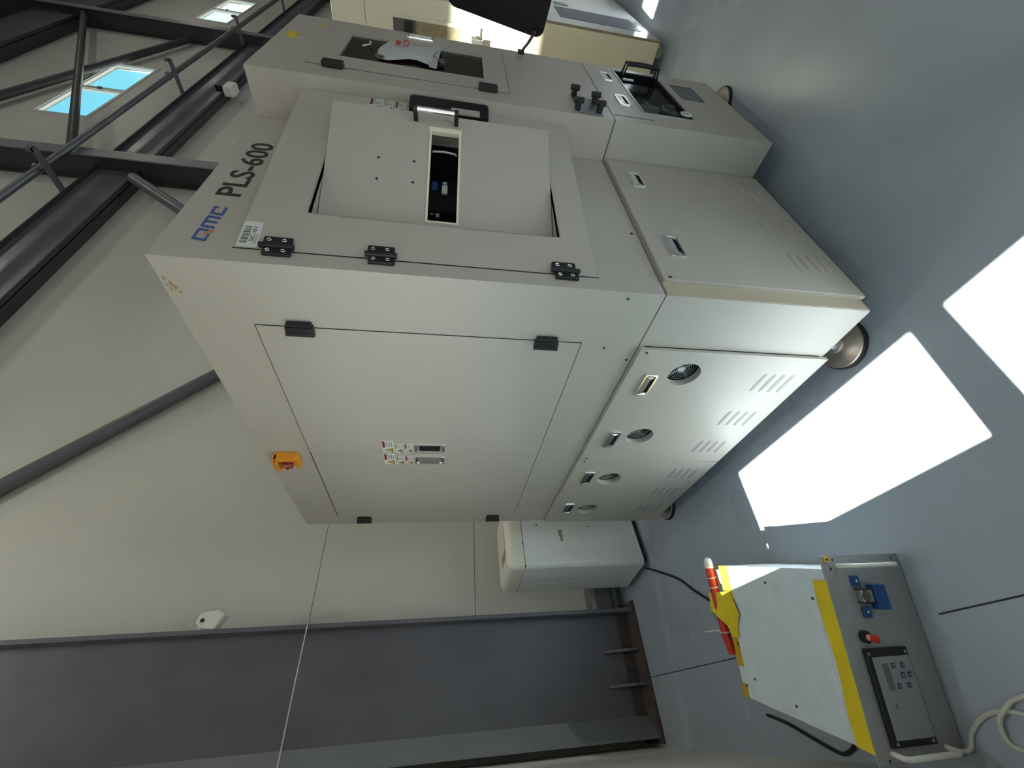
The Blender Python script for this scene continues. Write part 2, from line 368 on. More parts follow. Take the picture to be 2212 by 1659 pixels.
# horizontal beams between posts
def beam(x0, x1, z0, z1, y0, y1, label):
    l0 = Vector(((x0 + x1) / 2, (y0 + y1) / 2, z0)); T_ = Matrix.Translation(-l0)
    t_ = thing('steel_beam', label, 'beam', l0)
    MB(T_).box(x0, x1, y0 + 0.05, y0 + 0.062, z0, z1).build('web', 'steel_grey', t_)
    MB(T_).box(x0, x1, y0, y1, z0, z0 + 0.014).build('flange', 'steel_dark', t_)
    MB(T_).box(x0, x1, y0, y1, z1 - 0.014, z1).build('flange', 'steel_dark', t_)
beam(X1 + 0.012, 5.18, 5.50, 6.02, 2.52, 2.695, 'dark horizontal beam from the corner column to the first post')
beam(5.22, 11.36, 5.50, 6.02, 2.52, 2.695, 'dark horizontal beam under the nearest high window')
beam(11.40, 17.48, 5.50, 6.02, 2.52, 2.695, 'dark horizontal beam under the second high window')
beam(X1 + 0.012, 26.9, 9.2, 10.1, 2.46, 2.695, 'deep dark beam high above the windows of the rear wall')
# diagonal braces
def brace(p, q, r, label, m_='steel_dark'):
    l0 = Vector(p); T_ = Matrix.Translation(-l0); d = (Vector(q) - l0); n_ = max(2, int(d.length))
    o = MB(T_).tube([l0 + d * i / n_ for i in range(n_ + 1)], r, 10).build('diagonal_brace', m_, None, smooth=True)
    o.location = l0; return tag(o, label, 'brace', 'wall braces')
brace((-0.30, 2.637, 5.40), (4.85, 2.637, 0.65), 0.055, 'dark diagonal brace falling from the corner column top behind the machine', 'steel_grey')
brace((4.88, 2.49, 5.42), (1.20, 2.49, 0.80), 0.07, 'grey diagonal brace falling from the first post towards the machine', 'steel_grey')
brace((11.26, 2.60, 7.12), (5.34, 2.60, 8.72), 0.06, 'thin dark brace above the nearest high window')
brace((5.32, 2.455, 6.32), (11.26, 2.455, 9.10), 0.055, 'dark brace crossing in front of the nearest high window')
# conduit on brackets
l0 = Vector((10, 2.35, 6.15)); T = Matrix.Translation(-l0)
t = thing('conduit_pipe', 'galvanised conduit pipe running along the rear wall on short arms', 'pipe', l0)
MB(T).tube([(X1 + 0.02 + i * 1.5, 2.30, 6.15) for i in range(18)], 0.042, 10).build('pipe', 'galv', t, smooth=True)
for x in (1.1, 4.52, 8.0, 11.2, 14.6):
    MB(T).box(x - 0.03, x + 0.03, 2.05, 2.66, 6.03, 6.07).box(x - 0.03, x + 0.03, 2.05, 2.09, 6.05, 6.13).build('bracket', 'steel_grey', t)
    MB(T).tube([(x, 2.30 + 0.055 * math.cos(a), 6.15 + 0.055 * math.sin(a)) for a in [math.pi * i / 8 for i in range(9)]], 0.012, 6).build('clamp', 'galv', t)
# small camera box under the beam
l0 = Vector((8.35, 2.50, 5.6)); T = Matrix.Translation(-l0)
t = thing('junction_box', 'small white box with black clamp hanging below the beam', 'box', l0)
MB(T).box(8.15, 8.45, 2.40, 2.56, 5.28, 5.44).build('housing', 'white_plastic', t, bevel=0.02)
MB(T).box(8.30, 8.42, 2.44, 2.54, 5.43, 5.62).box(8.25, 8.50, 2.46, 2.52, 5.40, 5.46).build('clamp', 'black', t)
# base channel along the rear wall behind the white cabinet
l0 = Vector((0.7, 2.60, 0.10)); T = Matrix.Translation(-l0)
o = MB(T).prism([(2.695, 0.09), (2.57, 0.09), (2.545, 0.115), (2.545, 0.235), (2.57, 0.26), (2.695, 0.26)], 'x', X1 + 0.012, 1.9).build('base_channel', 'steel_grey')
o.location = l0; tag(o, 'grey steel channel low on the rear wall next to the corner column', 'channel')
# strap across the column and the white sensor bracket
l0 = Vector((-0.65, 2.43, 2.17)); T = Matrix.Translation(-l0)
o = MB(T).tube([(X1 + 0.013, 2.50, 2.165), (X1 + 0.013, 2.437, 2.165), (-0.65, 2.434, 2.168), (-1.02, 2.437, 2.17)], 0.0035, 6).build('stretched_string', 'white_plastic')
o.location = l0; tag(o, 'thin white string stretched across the broad grey column', 'string')
l0 = Vector((-0.30, 2.50, 2.70)); T = Matrix.Translation(-l0)
t = thing('wall_sensor', 'small white plastic sensor fixed to the edge of the corner column', 'sensor', l0)
MB(T).prism([(-0.345, 2.70), (-0.262, 2.655), (-0.232, 2.70), (-0.245, 2.80), (-0.30, 2.815), (-0.332, 2.78)], 'y', 2.44, 2.52).build('housing', 'white_plastic', t, bevel=0.012)
MB(T).cyl((-0.29, 2.445, 2.775), (-0.29, 2.436, 2.775), 0.011).build('lens', 'ink', t)
MB(T).box(-0.345, -0.30, 2.46, 2.54, 2.70, 2.80).build('bracket', 'white_plastic', t)

# one pendant lamp read off the floor glow, plus added unseen fill lamps
def lamp(x, y, z, label, p=FILL_LAMP_POWER):
    t_ = thing('high_bay_or_fill_lamp', label, 'lamp', (x, y, z), group='high-bay lamps')
    MB().lathe([(0.07, 0.28), (0.09, 0.20), (0.14, 0.16), (0.24, 0.0), (0.25, 0.0), (0.15, 0.18), (0.10, 0.30), (0.07, 0.30)], (0, 0, 0), (0, 0, 1), 28, cap=False).build('reflector', 'galv', t_, smooth=True)
    MB().cyl((0, 0, 0.28), (0, 0, 0.42), 0.09).build('ballast', 'steel_dark', t_)
    MB().cyl((0, 0, 0.42), (0, 0, ZC - z), 0.012, n=8).build('hanger', 'steel_dark', t_)
    MB().lathe([(0.02, 0.05), (0.07, 0.08), (0.085, 0.14), (0.05, 0.22), (0.03, 0.26)], (0, 0, 0), (0, 0, 1), 20).build('bulb', 'lamp_glow', t_, smooth=True)
    l_ = bpy.data.lights.new('lamp_light', 'AREA'); l_.shape = 'DISK'; l_.size = 0.44; l_.energy = p; l_.color = (1.0, 0.95, 0.86)
    o_ = bpy.data.objects.new('lamp_light', l_); COL.objects.link(o_); o_.parent = t_; o_.location = (0, 0, 0.01)
lamp(6.94, 0.71, 4.6, 'low-hung lamp in front of the rear wall beyond the machine', 170)
lamp(-0.3, 1.25, 6.0, 'added unseen fill lamp above the rack unit and the corner column', 15)  # added to lift the dim rear-left corner
for x in (0.5, 6.5, 12.5, 18.5):
    for y, row in ((-0.3, 'in the row along the rear wall'), (-4.0, 'in the middle row'), (-9.0, 'in the row along the front wall')):
        lamp(x, y, 10.2, 'added fill lamp under the ceiling ' + row)  # added as general fill for the hall

# ------------------------------------------------------------------ the big laser machine
W, P, L, W2 = 0.855, 0.153, 1.673, 1.606
ZB, ZS, ZT = 0.10, 0.78, 2.082
G = 0.002
mc = thing('laser_machine', 'tall cream laser processing machine with hinged doors and black PLS-600 lettering', 'machine')
# upper body: shell with a real opening behind the front door
mb = MB()
mb.box(0, 0.02, 0, L, ZS + G, ZT).box(0.02, W2, L - 0.02, L, ZS + G, ZT).box(W2 - 0.02, W2, 0, L - 0.02, ZS + G, ZT)
mb.box(0.02, W2 - 0.02, 0, L - 0.02, ZT - 0.02, ZT).box(0.02, W2 - 0.02, 0, L - 0.02, ZS + G, ZS + 0.03)
mb.box(0.02, 0.06, 0, 0.02, ZS + 0.03, ZT - 0.02).box(0.06, W2 - 0.02, 0, 0.02, 1.906, ZT - 0.02).box(0.06, W2 - 0.02, 0, 0.02, ZS + 0.03, 0.976)
mb.box(0.85, W2 - 0.02, 0.0, 0.02, 0.976, 1.906)
mb.build('upper_body', 'paint', mc)
MB().box(0.022, 0.86, 0.40, 0.41, 0.80, 2.06).box(0.85, 0.86, 0.022, 0.40, 0.80, 2.06).box(0.022, 0.03, 0.022, 0.40, 0.80, 2.06).box(0.03, 0.85, 0.022, 0.4, 0.80, 0.81).build('interior_shade_sheet', 'void', mc)  # black sheets stand in for the darkness inside the body
# lower body: core set back so the side panels hide a hollow
mb = MB()
mb.box(0.06, W2, 0.0, L, ZB, ZS - G).box(0, 0.06, 0, 0.203, ZB, ZS - G).box(0, 0.06, 0.203, L, ZS - 0.02, ZS - G).box(0, 0.06, 0.203, L, ZB, ZB + 0.015).box(0, 0.06, L - 0.012, L, ZB + 0.015, ZS - 0.02)
mb.build('lower_body', 'paint', mc)
MB().box(0.057, 0.0595, 0.205, L - 0.014, ZB + 0.016, ZS - 0.022).build('interior_shade_sheet', 'void', mc)  # black sheet paints the hollow behind the fan openings dark
# tan fold strip at the near corner, front side
MB().box(0.002, 0.057, -0.003, 0.001, ZB + 0.003, ZS - 0.004).build('corner_strip', 'paint_edge', mc)

# pressed vent slot (shared shape): a shallow hooded pill
def slot_mesh(length, hgt, out, axis):
    mb_ = MB(); N = 14; rings = []
    for i in range(N + 1):
        a = math.pi * i / N; u = -length / 2 * math.cos(a); k = max(0.03, math.sin(a)) ** 0.35
        rings.append([(u, hgt / 2 * k * math.cos(math.pi * j / 6), out * k * math.sin(math.pi * j / 6)) for j in range(7)])
    vs = []; fs = []
    for r_ in rings:
        for u, w, o_ in r_: vs.append((-o_, u, w) if axis == 'x' else (u, -o_, w))
    for i in range(N):
        for j in range(6): fs.append((i * 7 + j, i * 7 + j + 1, (i + 1) * 7 + j + 1, (i + 1) * 7 + j))
    return mb_.add(vs, fs)
# recessed pull handle (shared shape): chrome rim, scoop and dark pocket; local: u along, w across, out
def pull_mesh(mb_, fn, ul, wl, dark_lo=True, lip=0.05):
    def q(pts): return [fn(*p) for p in pts]
    r = 0.006
    def ring(u, w, o_, n=4, rr=0.008):
        pts = []
        for cx, cy, st in ((u - rr, w - rr, 0), (-u + rr, w - rr, 90), (-u + rr, -w + rr, 180), (u - rr, -w + rr, 270)):
            for i in range(n + 1):
                t_ = math.radians(st + 90 * i / n); pts.append((cx + rr * math.cos(t_), cy + rr * math.sin(t_), o_))
        return pts
    A_, B_, C_, D_ = ring(ul, wl, 0.0), ring(ul - 0.001, wl - 0.001, 0.006), ring(ul - r, wl - r, 0.006), ring(ul - r - 0.001, wl - r - 0.001, 0.0012)
    n_ = len(A_); vs = q(A_ + B_ + C_ + D_); fs = []
    for k in range(3):
        for i in range(n_):
            j = (i + 1) % n_; fs.append((k * n_ + i, k * n_ + j, (k + 1) * n_ + j, (k + 1) * n_ + i))
    mb_.m(0).add(vs, fs); fs = []
    mb_.m(1).add(q([(x, y, 0.0012) for x, y, _ in D_]), [list(range(n_))])
    # raised lip that hides the upper half of the pocket
    s = 1 if dark_lo else -1
    lp = -s * (wl - 0.007) * lip
    ui, wi = ul - 0.010, wl - 0.007
    mb_.m(0).add(q([(-ui, s * wi, 0.0055), (ui, s * wi, 0.0055), (ui - 0.012, lp, 0.0075), (-ui + 0.012, lp, 0.0075), (ui - 0.012, lp, 0.002), (-ui + 0.012, lp, 0.002)]),
                   [(0, 1, 2, 3), (3, 2, 4, 5)])
    mb_.m(0).add(q([(ui, s * wi, 0.0055), (ui + 0.003, -s * wi, 0.004), (ui - 0.010, -s * wi, 0.0025), (ui - 0.012, lp, 0.0075)]), [(0, 1, 2, 3)])
    mb_.m(0).add(q([(-ui, s * wi, 0.0055), (-ui - 0.003, -s * wi, 0.004), (-ui + 0.010, -s * wi, 0.0025), (-ui + 0.012, lp, 0.0075)]), [(0, 1, 2, 3)])
    mb_.m(0); return mb_

# --- lower side panels with fan openings, pulls and vents
PX = -0.012
def cell(mb_, y0, y1, z0, z1, cy, cz, r, n=40):
    """one panel cell with a round opening (outer face, inner face, tunnel)"""
    cor = [math.atan2(z - cz, y - cy) % (2 * math.pi) for y, z in ((y1, z1), (y0, z1), (y0, z0), (y1, z0))]
    ang = sorted(set([2 * math.pi * i / n for i in range(n)] + cor)); inner = []; outer = []
    for a in ang:
        c_, s_ = math.cos(a), math.sin(a); ts = []
        if c_ > 1e-9: ts.append((y1 - cy) / c_)
        if c_ < -1e-9: ts.append((y0 - cy) / c_)
        if s_ > 1e-9: ts.append((z1 - cz) / s_)
        if s_ < -1e-9: ts.append((z0 - cz) / s_)
        t_ = min(ts); outer.append((cy + t_ * c_, cz + t_ * s_)); inner.append((cy + r * c_, cz + r * s_))
    n_ = len(ang); vs = [(PX, *p) for p in outer] + [(PX, *p) for p in inner] + [(0.012, *p) for p in inner]
    fs = []
    for i in range(n_):
        j = (i + 1) % n_; fs += [(i, j, n_ + j, n_ + i), (n_ + i, n_ + j, 2 * n_ + j, 2 * n_ + i)]
    mb_.add(vs, fs)
def side_panel(y0, y1, fans):
    z0, z1 = 0.083, 0.7735; ym = sum(f for f in fans) / len(fans); mb_ = MB()
    cell(mb_, y0, ym, z0, z1, fans[0], 0.568, 0.057); cell(mb_, ym, y1, z0, z1, fans[1], 0.568, 0.057)
    mb_.add([(PX, y0, z0), (PX, y1, z0), (PX, y1, z1), (PX, y0, z1), (0, y0, z0), (0, y1, z0), (0, y1, z1), (0, y0, z1)], [(0, 1, 5, 4), (1, 2, 6, 5), (2, 3, 7, 6), (3, 0, 4, 7)])
    return mb_.build('side_panel', 'paint', mc)
sp1 = side_panel(0.207, 0.925, (0.320, 0.720)); sp2 = side_panel(0.929, 1.664, (1.112, 1.482))
fan_m = MB()
for R_ in (0.018, 0.026, 0.034, 0.042, 0.050): fan_m.torus((0, 0, 0), (1, 0, 0), R_, 0.0011, 32, 5)
for k in range(4):
    a = math.pi / 4 + k * math.pi / 2; fan_m.tube([(0.002, 0.012 * math.cos(a), 0.012 * math.sin(a)), (0.002, 0.060 * math.cos(a), 0.060 * math.sin(a))], 0.0016, 5)
fan_m.cyl((0.004, 0, 0), (-0.001, 0, 0), 0.013)
bl_m = MB()
for k in range(7):
    a = 2 * math.pi * k / 7
    bl_m.add([(0.012, 0.018 * math.cos(a), 0.018 * math.sin(a)), (0.012, 0.054 * math.cos(a + .15), 0.054 * math.sin(a + .15)), (0.022, 0.054 * math.cos(a + .85), 0.054 * math.sin(a + .85)), (0.022, 0.018 * math.cos(a + .8), 0.018 * math.sin(a + .8))], [(0, 1, 2, 3)])
bl_m.cyl((0.008, 0, 0), (0.026, 0, 0), 0.02)
g0 = None
for sp, ys in ((sp1, (0.320, 0.720)), (sp2, (1.112, 1.482))):
    for y in ys:
        if g0 is None:
            g0 = fan_m.build('fan_guard', 'wire', sp, smooth=True); b0 = bl_m.build('fan_blades', 'void', sp); ga, ba = g0, b0
        else:
            ga = g0.copy(); COL.objects.link(ga); ga.parent = sp; ba = b0.copy(); COL.objects.link(ba); ba.parent = sp
        ga.location = (0.014, y, 0.568); ba.location = (0.016, y, 0.568)
pm = pull_mesh(MB(), lambda u, w, o_: (PX - o_, -u, w), 0.060, 0.024).build('pull_handle', ['chrome', 'void'], sp1)
for sp, y in ((sp1, 0.382), (sp1, 0.746), (sp2, 1.100), (sp2, 1.464)):
    o = pm if y == 0.382 else pm.copy()
    if o is not pm: COL.objects.link(o); o.parent = sp
    o.location = (0, y, 0.685)
sm = slot_mesh(0.100, 0.019, 0.0012, 'x').build('vent_slot', 'vent_shade_grey', sp1, smooth=True)
first = True
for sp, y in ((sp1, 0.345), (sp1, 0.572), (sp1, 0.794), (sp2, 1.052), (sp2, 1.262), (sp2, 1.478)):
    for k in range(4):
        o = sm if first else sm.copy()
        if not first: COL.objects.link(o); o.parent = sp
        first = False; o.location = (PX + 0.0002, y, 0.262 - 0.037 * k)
scr = MB().lathe([(0.0042, 0), (0.0042, 0.6), (0.0025, 1.0)], (0, 0, 0), (-0.003, 0, 0), 12).build('screw', 'steel_dark', sp1); scr.location = (PX, 0.222, 0.748)
for sp, y, z, x in ((sp1, 0.912, 0.745, PX), (sp2, 0.942, 0.745, PX)):
    o = scr.copy(); COL.objects.link(o); o.parent = sp; o.location = (x, y, z)
for y, z in ((0.022, 0.886), (0.221, 0.891), (0.271, 0.797)):
    o = scr.copy(); COL.objects.link(o); o.parent = mc; o.location = (0, y, z)

# --- upper side doors (two leaves), hinges, pulls, warning labels
d1 = MB().box(-0.0025, -0.0002, 0.206, 0.8985, 0.972, 1.907).build('side_door', 'paint', mc, bevel=0.0012)
d2 = MB().box(-0.0025, -0.0002, 0.9005, 1.567, 0.972, 1.905).build('side_door', 'paint', mc, bevel=0.0012)
MB().frame('x', -0.0006, 0.0003, 0.2033, 1.5695, 0.9692, 1.9095, 0.0032).build('door_gap', 'ink', mc)
def block_hinge(parent, y, z):
    h_ = MB().box(-0.022, 0, y - 0.012, y + 0.020, z - 0.036, z + 0.036).build('hinge', 'black', parent, bevel=0.003)
    MB().box(-0.018, 0, y - 0.022, y - 0.010, z - 0.033, z + 0.033).build('hinge_leaf', 'black', h_, bevel=0.003)
    MB().cyl((-0.016, y + 0.013, z - 0.037), (-0.016, y + 0.013, z + 0.037), 0.008, n=14).build('hinge_pin', 'black', h_, smooth=True)
block_hinge(mc, 0.204, 1.790); block_hinge(mc, 0.206, 1.085); block_hinge(mc, 1.60, 1.778); block_hinge(mc, 1.60, 1.089)
for d, y, dk in ((d1, 0.852, True), (d2, 0.951, False)):
    (pull_mesh(MB(), lambda u, w, o_: (-0.0025 - o_, y - w, 1.435 + u), 0.062, 0.029, dark_lo=(y > 0.9), lip=(-0.75 if y < 0.9 else 0.45))).build('pull_handle', ['chrome', 'void'], d)
def warn_label(parent, fn, w, h, head, tri):
    """label in local (u to the reader's right 0..w, v up 0..h)"""
    mb_ = MB()
    def rect(i, u0, u1, v0, v1, o_): mb_.m(i).add([fn(u0, v0, o_), fn(u1, v0, o_), fn(u1, v1, o_), fn(u0, v1, o_)], [(0, 1, 2, 3)])
    mb_.m(0).add([fn(0, 0, 0), fn(w, 0, 0), fn(w, h, 0), fn(0, h, 0), fn(0, 0, 0.0008), fn(w, 0, 0.0008), fn(w, h, 0.0008), fn(0, h, 0.0008)], [(4, 5, 6, 7), (0, 1, 5, 4), (1, 2, 6, 5), (2, 3, 7, 6), (3, 0, 4, 7)])
    rect(1, w * 0.42, w * 0.97, h * 0.74, h * 0.95, 0.0010)
    for k in range(4): rect(3, w * 0.46, w * (0.95 - 0.08 * (k % 2)), h * (0.60 - 0.15 * k), h * (0.64 - 0.15 * k), 0.0010)
    cx = w * 0.20
    mb_.m(3).add([fn(cx - w * 0.19, h * 0.10, 0.0010), fn(cx + w * 0.19, h * 0.10, 0.0010), fn(cx, h * 0.86, 0.0010)], [(0, 1, 2)])
    mb_.m(2).add([fn(cx - w * 0.135, h * 0.17, 0.0012), fn(cx + w * 0.135, h * 0.17, 0.0012), fn(cx, h * 0.70, 0.0012)], [(0, 1, 2)])
    mb_.m(4).add([fn(cx - w * 0.05, h * 0.22, 0.0014), fn(cx + w * 0.06, h * 0.24, 0.0014), fn(cx + w * 0.02, h * 0.48, 0.0014)], [(0, 1, 2)])
    return mb_.build('warning_label', ['label_white', head, tri, 'ink', 'ink_brown'], parent)
for d, y0, wd in ((d1, 0.890, 0.080), (d2, 0.990, 0.080)):
    for z0, h_, w_, hd, tr in ((1.578, 0.046, 0.088, 'dark_red', 'warn_yellow'), (1.543, 0.031, 0.068, 'warn_olive', 'warn_olive'), (1.504, 0.033, 0.068, 'dark_red', 'warn_yellow')):
        warn_label(d, lambda u, v, o_: (-0.0026 - o_, y0 - u, z0 + v), w_, h_, hd, tr)
# emergency stop with its guard
es = MB().box(-0.034, 0, 0.905, 0.985, 1.962, 2.048)
ye, ze = 0.945, 1.998
es = MB()
es.m(0).prism([(ye - 0.045, ze - 0.038), (ye - 0.045, ze + 0.038), (ye - 0.028, ze + 0.052), (ye + 0.030, ze + 0.052), (ye + 0.044, ze + 0.030), (ye + 0.044, ze - 0.030), (ye + 0.030, ze - 0.046), (ye - 0.030, ze - 0.046)], 'x', -0.012, 0)
sg = es.build('emergency_stop', 'orange', mc, bevel=0.003)
MB().prism([(ye - 0.046, ze - 0.040), (ye - 0.030, ze - 0.040), (ye - 0.030, ze + 0.042), (ye - 0.046, ze + 0.042)], 'x', -0.040, -0.010).build('guard_wall', 'orange', sg, bevel=0.004)
MB().prism([(ye - 0.046, ze + 0.028), (ye + 0.030, ze + 0.030), (ye + 0.042, ze + 0.020), (ye + 0.050, ze + 0.034), (ye + 0.034, ze + 0.052), (ye - 0.030, ze + 0.052), (ye - 0.046, ze + 0.042)], 'x', -0.040, -0.010).build('guard_wall', 'orange', sg, bevel=0.004)
MB().prism([(ye - 0.046, ze - 0.040), (ye - 0.028, ze - 0.048), (ye + 0.034, ze - 0.048), (ye + 0.046, ze - 0.036), (ye + 0.036, ze - 0.026), (ye - 0.030, ze - 0.030)], 'x', -0.030, -0.010).build('guard_wall', 'orange', sg, bevel=0.004)
MB().lathe([(0.012, 0), (0.012, 0.45), (0.021, 0.5), (0.022, 0.85), (0.019, 1.0)], (-0.01, ye + 0.002, ze - 0.003), (-0.046, ye + 0.002, ze - 0.003), 28).build('stop_button', 'dark_red', sg, smooth=True)
for k in range(3):
    MB().torus((-0.0465, ye + 0.002, ze - 0.003), (1, 0, 0), 0.0135, 0.0022, 10, 5, a0=k * 2.094 + 0.4, a1=k * 2.094 + 1.8).build('arrow_mark', 'pink', sg)
# scuffs on the top corner of the side
mb = MB()
for y, z, w_, h_ in ((0.066, 2.071, 0.010, 0.004), (0.080, 2.062, 0.016, 0.0035), (0.092, 2.056, 0.012, 0.006), (0.105, 2.050, 0.007, 0.005), (0.085, 2.073, 0.006, 0.003), (0.098, 2.068, 0.010, 0.003)):
    mb.add([(-0.0004, y + w_ * math.cos(a) * (0.6 + 0.4 * math.sin(3 * a)), z + h_ * math.sin(a)) for a in [2 * math.pi * i / 12 for i in range(12)]], [list(range(12))])
mb.build('scuff_mark', 'scuff', mc)

# --- front: lower door
fd = MB().box(0.056, 0.848, -0.014, 0.0, 0.089, 0.7735).build('lower_door', 'paint', mc, bevel=0.0025)
pf = pull_mesh(MB(), lambda u, w, o_: (u, -0.014 - o_, w), 0.058, 0.025).build('pull_handle', ['chrome', 'void'], fd); pf.location = (0.233, 0, 0.684)
o = pf.copy(); COL.objects.link(o); o.parent = fd; o.location = (0.682, 0, 0.689)
sf = slot_mesh(0.098, 0.016, 0.0055, 'y').build('vent_slot', 'paint', fd, smooth=True); first = True
for x in (0.21, 0.43, 0.67):
    for k in range(4):
        o = sf if first else sf.copy()
        if not first: COL.objects.link(o); o.parent = fd
        first = False; o.location = (x, -0.0138, 0.256 - 0.037 * k)
sy = MB().lathe([(0.0055, 0), (0.0055, 0.6), (0.003, 1.0)], (0, 0, 0), (0, -0.003, 0), 12).build('screw', 'steel_dark', fd); sy.location = (0.068, -0.014, 0.752)
o = sy.copy(); COL.objects.link(o); o.parent = mc; o.location = (0.311, 0, 0.801)

# --- front door: swung out a little on its left hinges
DU = Vector((0.8, -0.11, 0)).normalized(); DN = Vector((DU.y, -DU.x, 0)); D0 = Vector((0.055, 0, 0))
def dpt(u, n_, z): p = D0 + DU * u + DN * n_; return (p.x, p.y, z)
TD = Matrix(((DU.x, -DN.x, 0, D0.x), (DU.y, -DN.y, 0, D0.y), (0, 0, 1, 0), (0, 0, 0, 1)))     # local x = u, local y = -n, z
DZ0, DZ1, DW = 0.972, 1.911, 0.803
RU0, RU1, RZ0, RZ1 = 0.157, 0.735, 1.066, 1.769
mb = MB(TD)
for u0, u1, z0, z1 in ((0.001, RU0, DZ0, DZ1), (RU1, DW, DZ0, DZ1), (RU0, RU1, DZ0, RZ0), (RU0, RU1, RZ1, DZ1)): mb.box(u0, u1, 0, 0.016, z0, z1)
# recess walls
mb.box(RU0 - 0.004, RU0, 0.0, 0.085, RZ0, RZ1).box(RU0, RU1, 0.0, 0.085, RZ0 - 0.004, RZ0).box(RU0, RU1, 0.0, 0.085, RZ1, RZ1 + 0.004)
# wedge cheeks closing the gap to the body
mb.T = None
for z0, z1 in ((DZ0, DZ0 + 0.01), (DZ1 - 0.01, DZ1)):
    a, b_ = dpt(0.02, -0.014, 0), dpt(DW, -0.014, 0); mb.prism([a[:2], b_[:2], (0.848, -0.001), (0.075, -0.001)], 'z', z0, z1)
a = dpt(DW, -0.014, 0); mb.prism([(a[0] - 0.012, a[1]), (a[0], a[1]), (0.852, -0.001), (0.838, -0.001)], 'z', DZ0, DZ1)
door = mb.build('front_door', 'paint', mc)
MB().box(0.0525, 0.0565, -0.0008, 0.0006, 0.968, 1.915).build('door_gap', 'ink', mc)
# inner flap standing proud at the handle side
FU = Vector((0.9154, -0.4026, 0)); FN = Vector((-0.4026, -0.9154, 0)); F0 = Vector((0.28, 0.02, 0))
TF = Matrix(((FU.x, -FN.x, 0, F0.x), (FU.y, -FN.y, 0, F0.y), (0, 0, 1, 0), (0, 0, 0, 1)))
FA, FB, FZ0, FZ1 = -0.035, 0.418, 1.069, 1.767
SA, SB, SZ0, SZ1 = 0.010, 0.348, 1.370, 1.458
mb = MB(TF)
for u0, u1, z0, z1 in ((FA, SA, FZ0, FZ1), (SB, FB, FZ0, FZ1), (SA, SB, FZ0, SZ0), (SA, SB, SZ1, FZ1)): mb.box(u0, u1, 0, 0.006, z0, z1)
mb.box(FB - 0.006, FB, 0.006, 0.06, FZ0, FZ1).box(0.19, FB - 0.006, 0.006, 0.045, FZ0, FZ0 + 0.005).box(0.19, FB - 0.006, 0.006, 0.045, FZ1 - 0.005, FZ1)
mb.build('inner_flap', 'paint', door)
mb = MB(TF); mb.frame('y', -0.003, 0.012, SA - 0.004, SB + 0.006, SZ0 - 0.006, SZ1 + 0.006, 0.0065); mb.build('slot_frame', 'cream2', door)
mb = MB(TF); mb.frame('y', -0.004, 0.002, SB + 0.006, SB + 0.016, SZ0 - 0.008, SZ1 + 0.010, 0.0045); mb.build('slot_frame_end', 'cream2', door)
for u, z in ((0.222, 1.614), (0.223, 1.507), (0.143, 1.614), (0.144, 1.507)):
    MB(TF).cyl((u, 0.001, z), (u, -0.0008, z), 0.0042, n=10).build('screw_hole', 'ink', door)
mb = MB(TF); mb.box(RU0 - 0.03, 0.20, 0.10, 0.105, 1.05, 1.78); mb.build('recess_back', 'void', door)
# slot interior details
MB(TF).box(0.02, 0.335, 0.20, 0.205, 1.30, 1.52).build('interior_panel', 'void', door)
MB(TF).tube([(0.318, 0.05, 1.455), (0.322, 0.05, 1.42), (0.318, 0.05, 1.383), (0.312, 0.05, 1.376)], 0.0032, 6).build('interior_hose', 'label_white', door)
MB(TF).box(0.195, 0.232, 0.10, 0.104, 1.402, 1.420).box(0.238, 0.245, 0.10, 0.104, 1.404, 1.418).build('interior_tag', 'label_white', door)
for u0, u1, z0, z1 in ((0.012, 0.042, 1.424, 1.436), (0.012, 0.042, 1.440, 1.450), (0.046, 0.060, 1.425, 1.434), (0.075, 0.088, 1.424, 1.436), (0.082, 0.088, 1.444, 1.452)):
    MB(TF).box(u0, u1, 0.06, 0.064, z0, z1).build('interior_block', 'ink_grey', door)
MB(TF).box(0.225, 0.26, 0.12, 0.124, 1.436, 1.456).build('interior_block', 'blue', door)
# flap handle
hn = MB(TF); hn.cyl((0.388, -0.040, 1.385), (0.388, -0.040, 1.508), 0.0095, n=20); hb = hn.build('door_handle', 'chrome', door, smooth=True)
for z in (1.379, 1.508):
    MB(TF).cyl((0.388, -0.040, z - 0.004), (0.388, -0.040, z + 0.009), 0.0115, n=16).box(0.379, 0.397, -0.040, 0.0, z - 0.004, z + 0.009).build('handle_post', 'black', door, bevel=0.002)
# black hand cup on the door edge
mb = MB(TD); mb.rrect('y', -0.038, 0.0, 0.700, 0.792, 1.268, 1.543, 0.014); mb.build('hand_cup', 'black', door, bevel=0.003)
mb = MB(TD); mb.rrect('y', -0.0395, -0.036, 0.6995, 0.735, 1.300, 1.400, 0.004); mb.build('cup_plate', 'paint', door)
for z0, h_, hd, tr in ((1.637, 0.046, 'ink_brown', 'warn_olive'), (1.602, 0.030, 'warn_olive', 'warn_olive'), (1.560, 0.036, 'ink_brown', 'warn_yellow')):
    warn_label(door, lambda u, v, o_: dpt(0.728 + u, 0.0005 + o_, z0 + v), 0.074, h_, hd, tr)
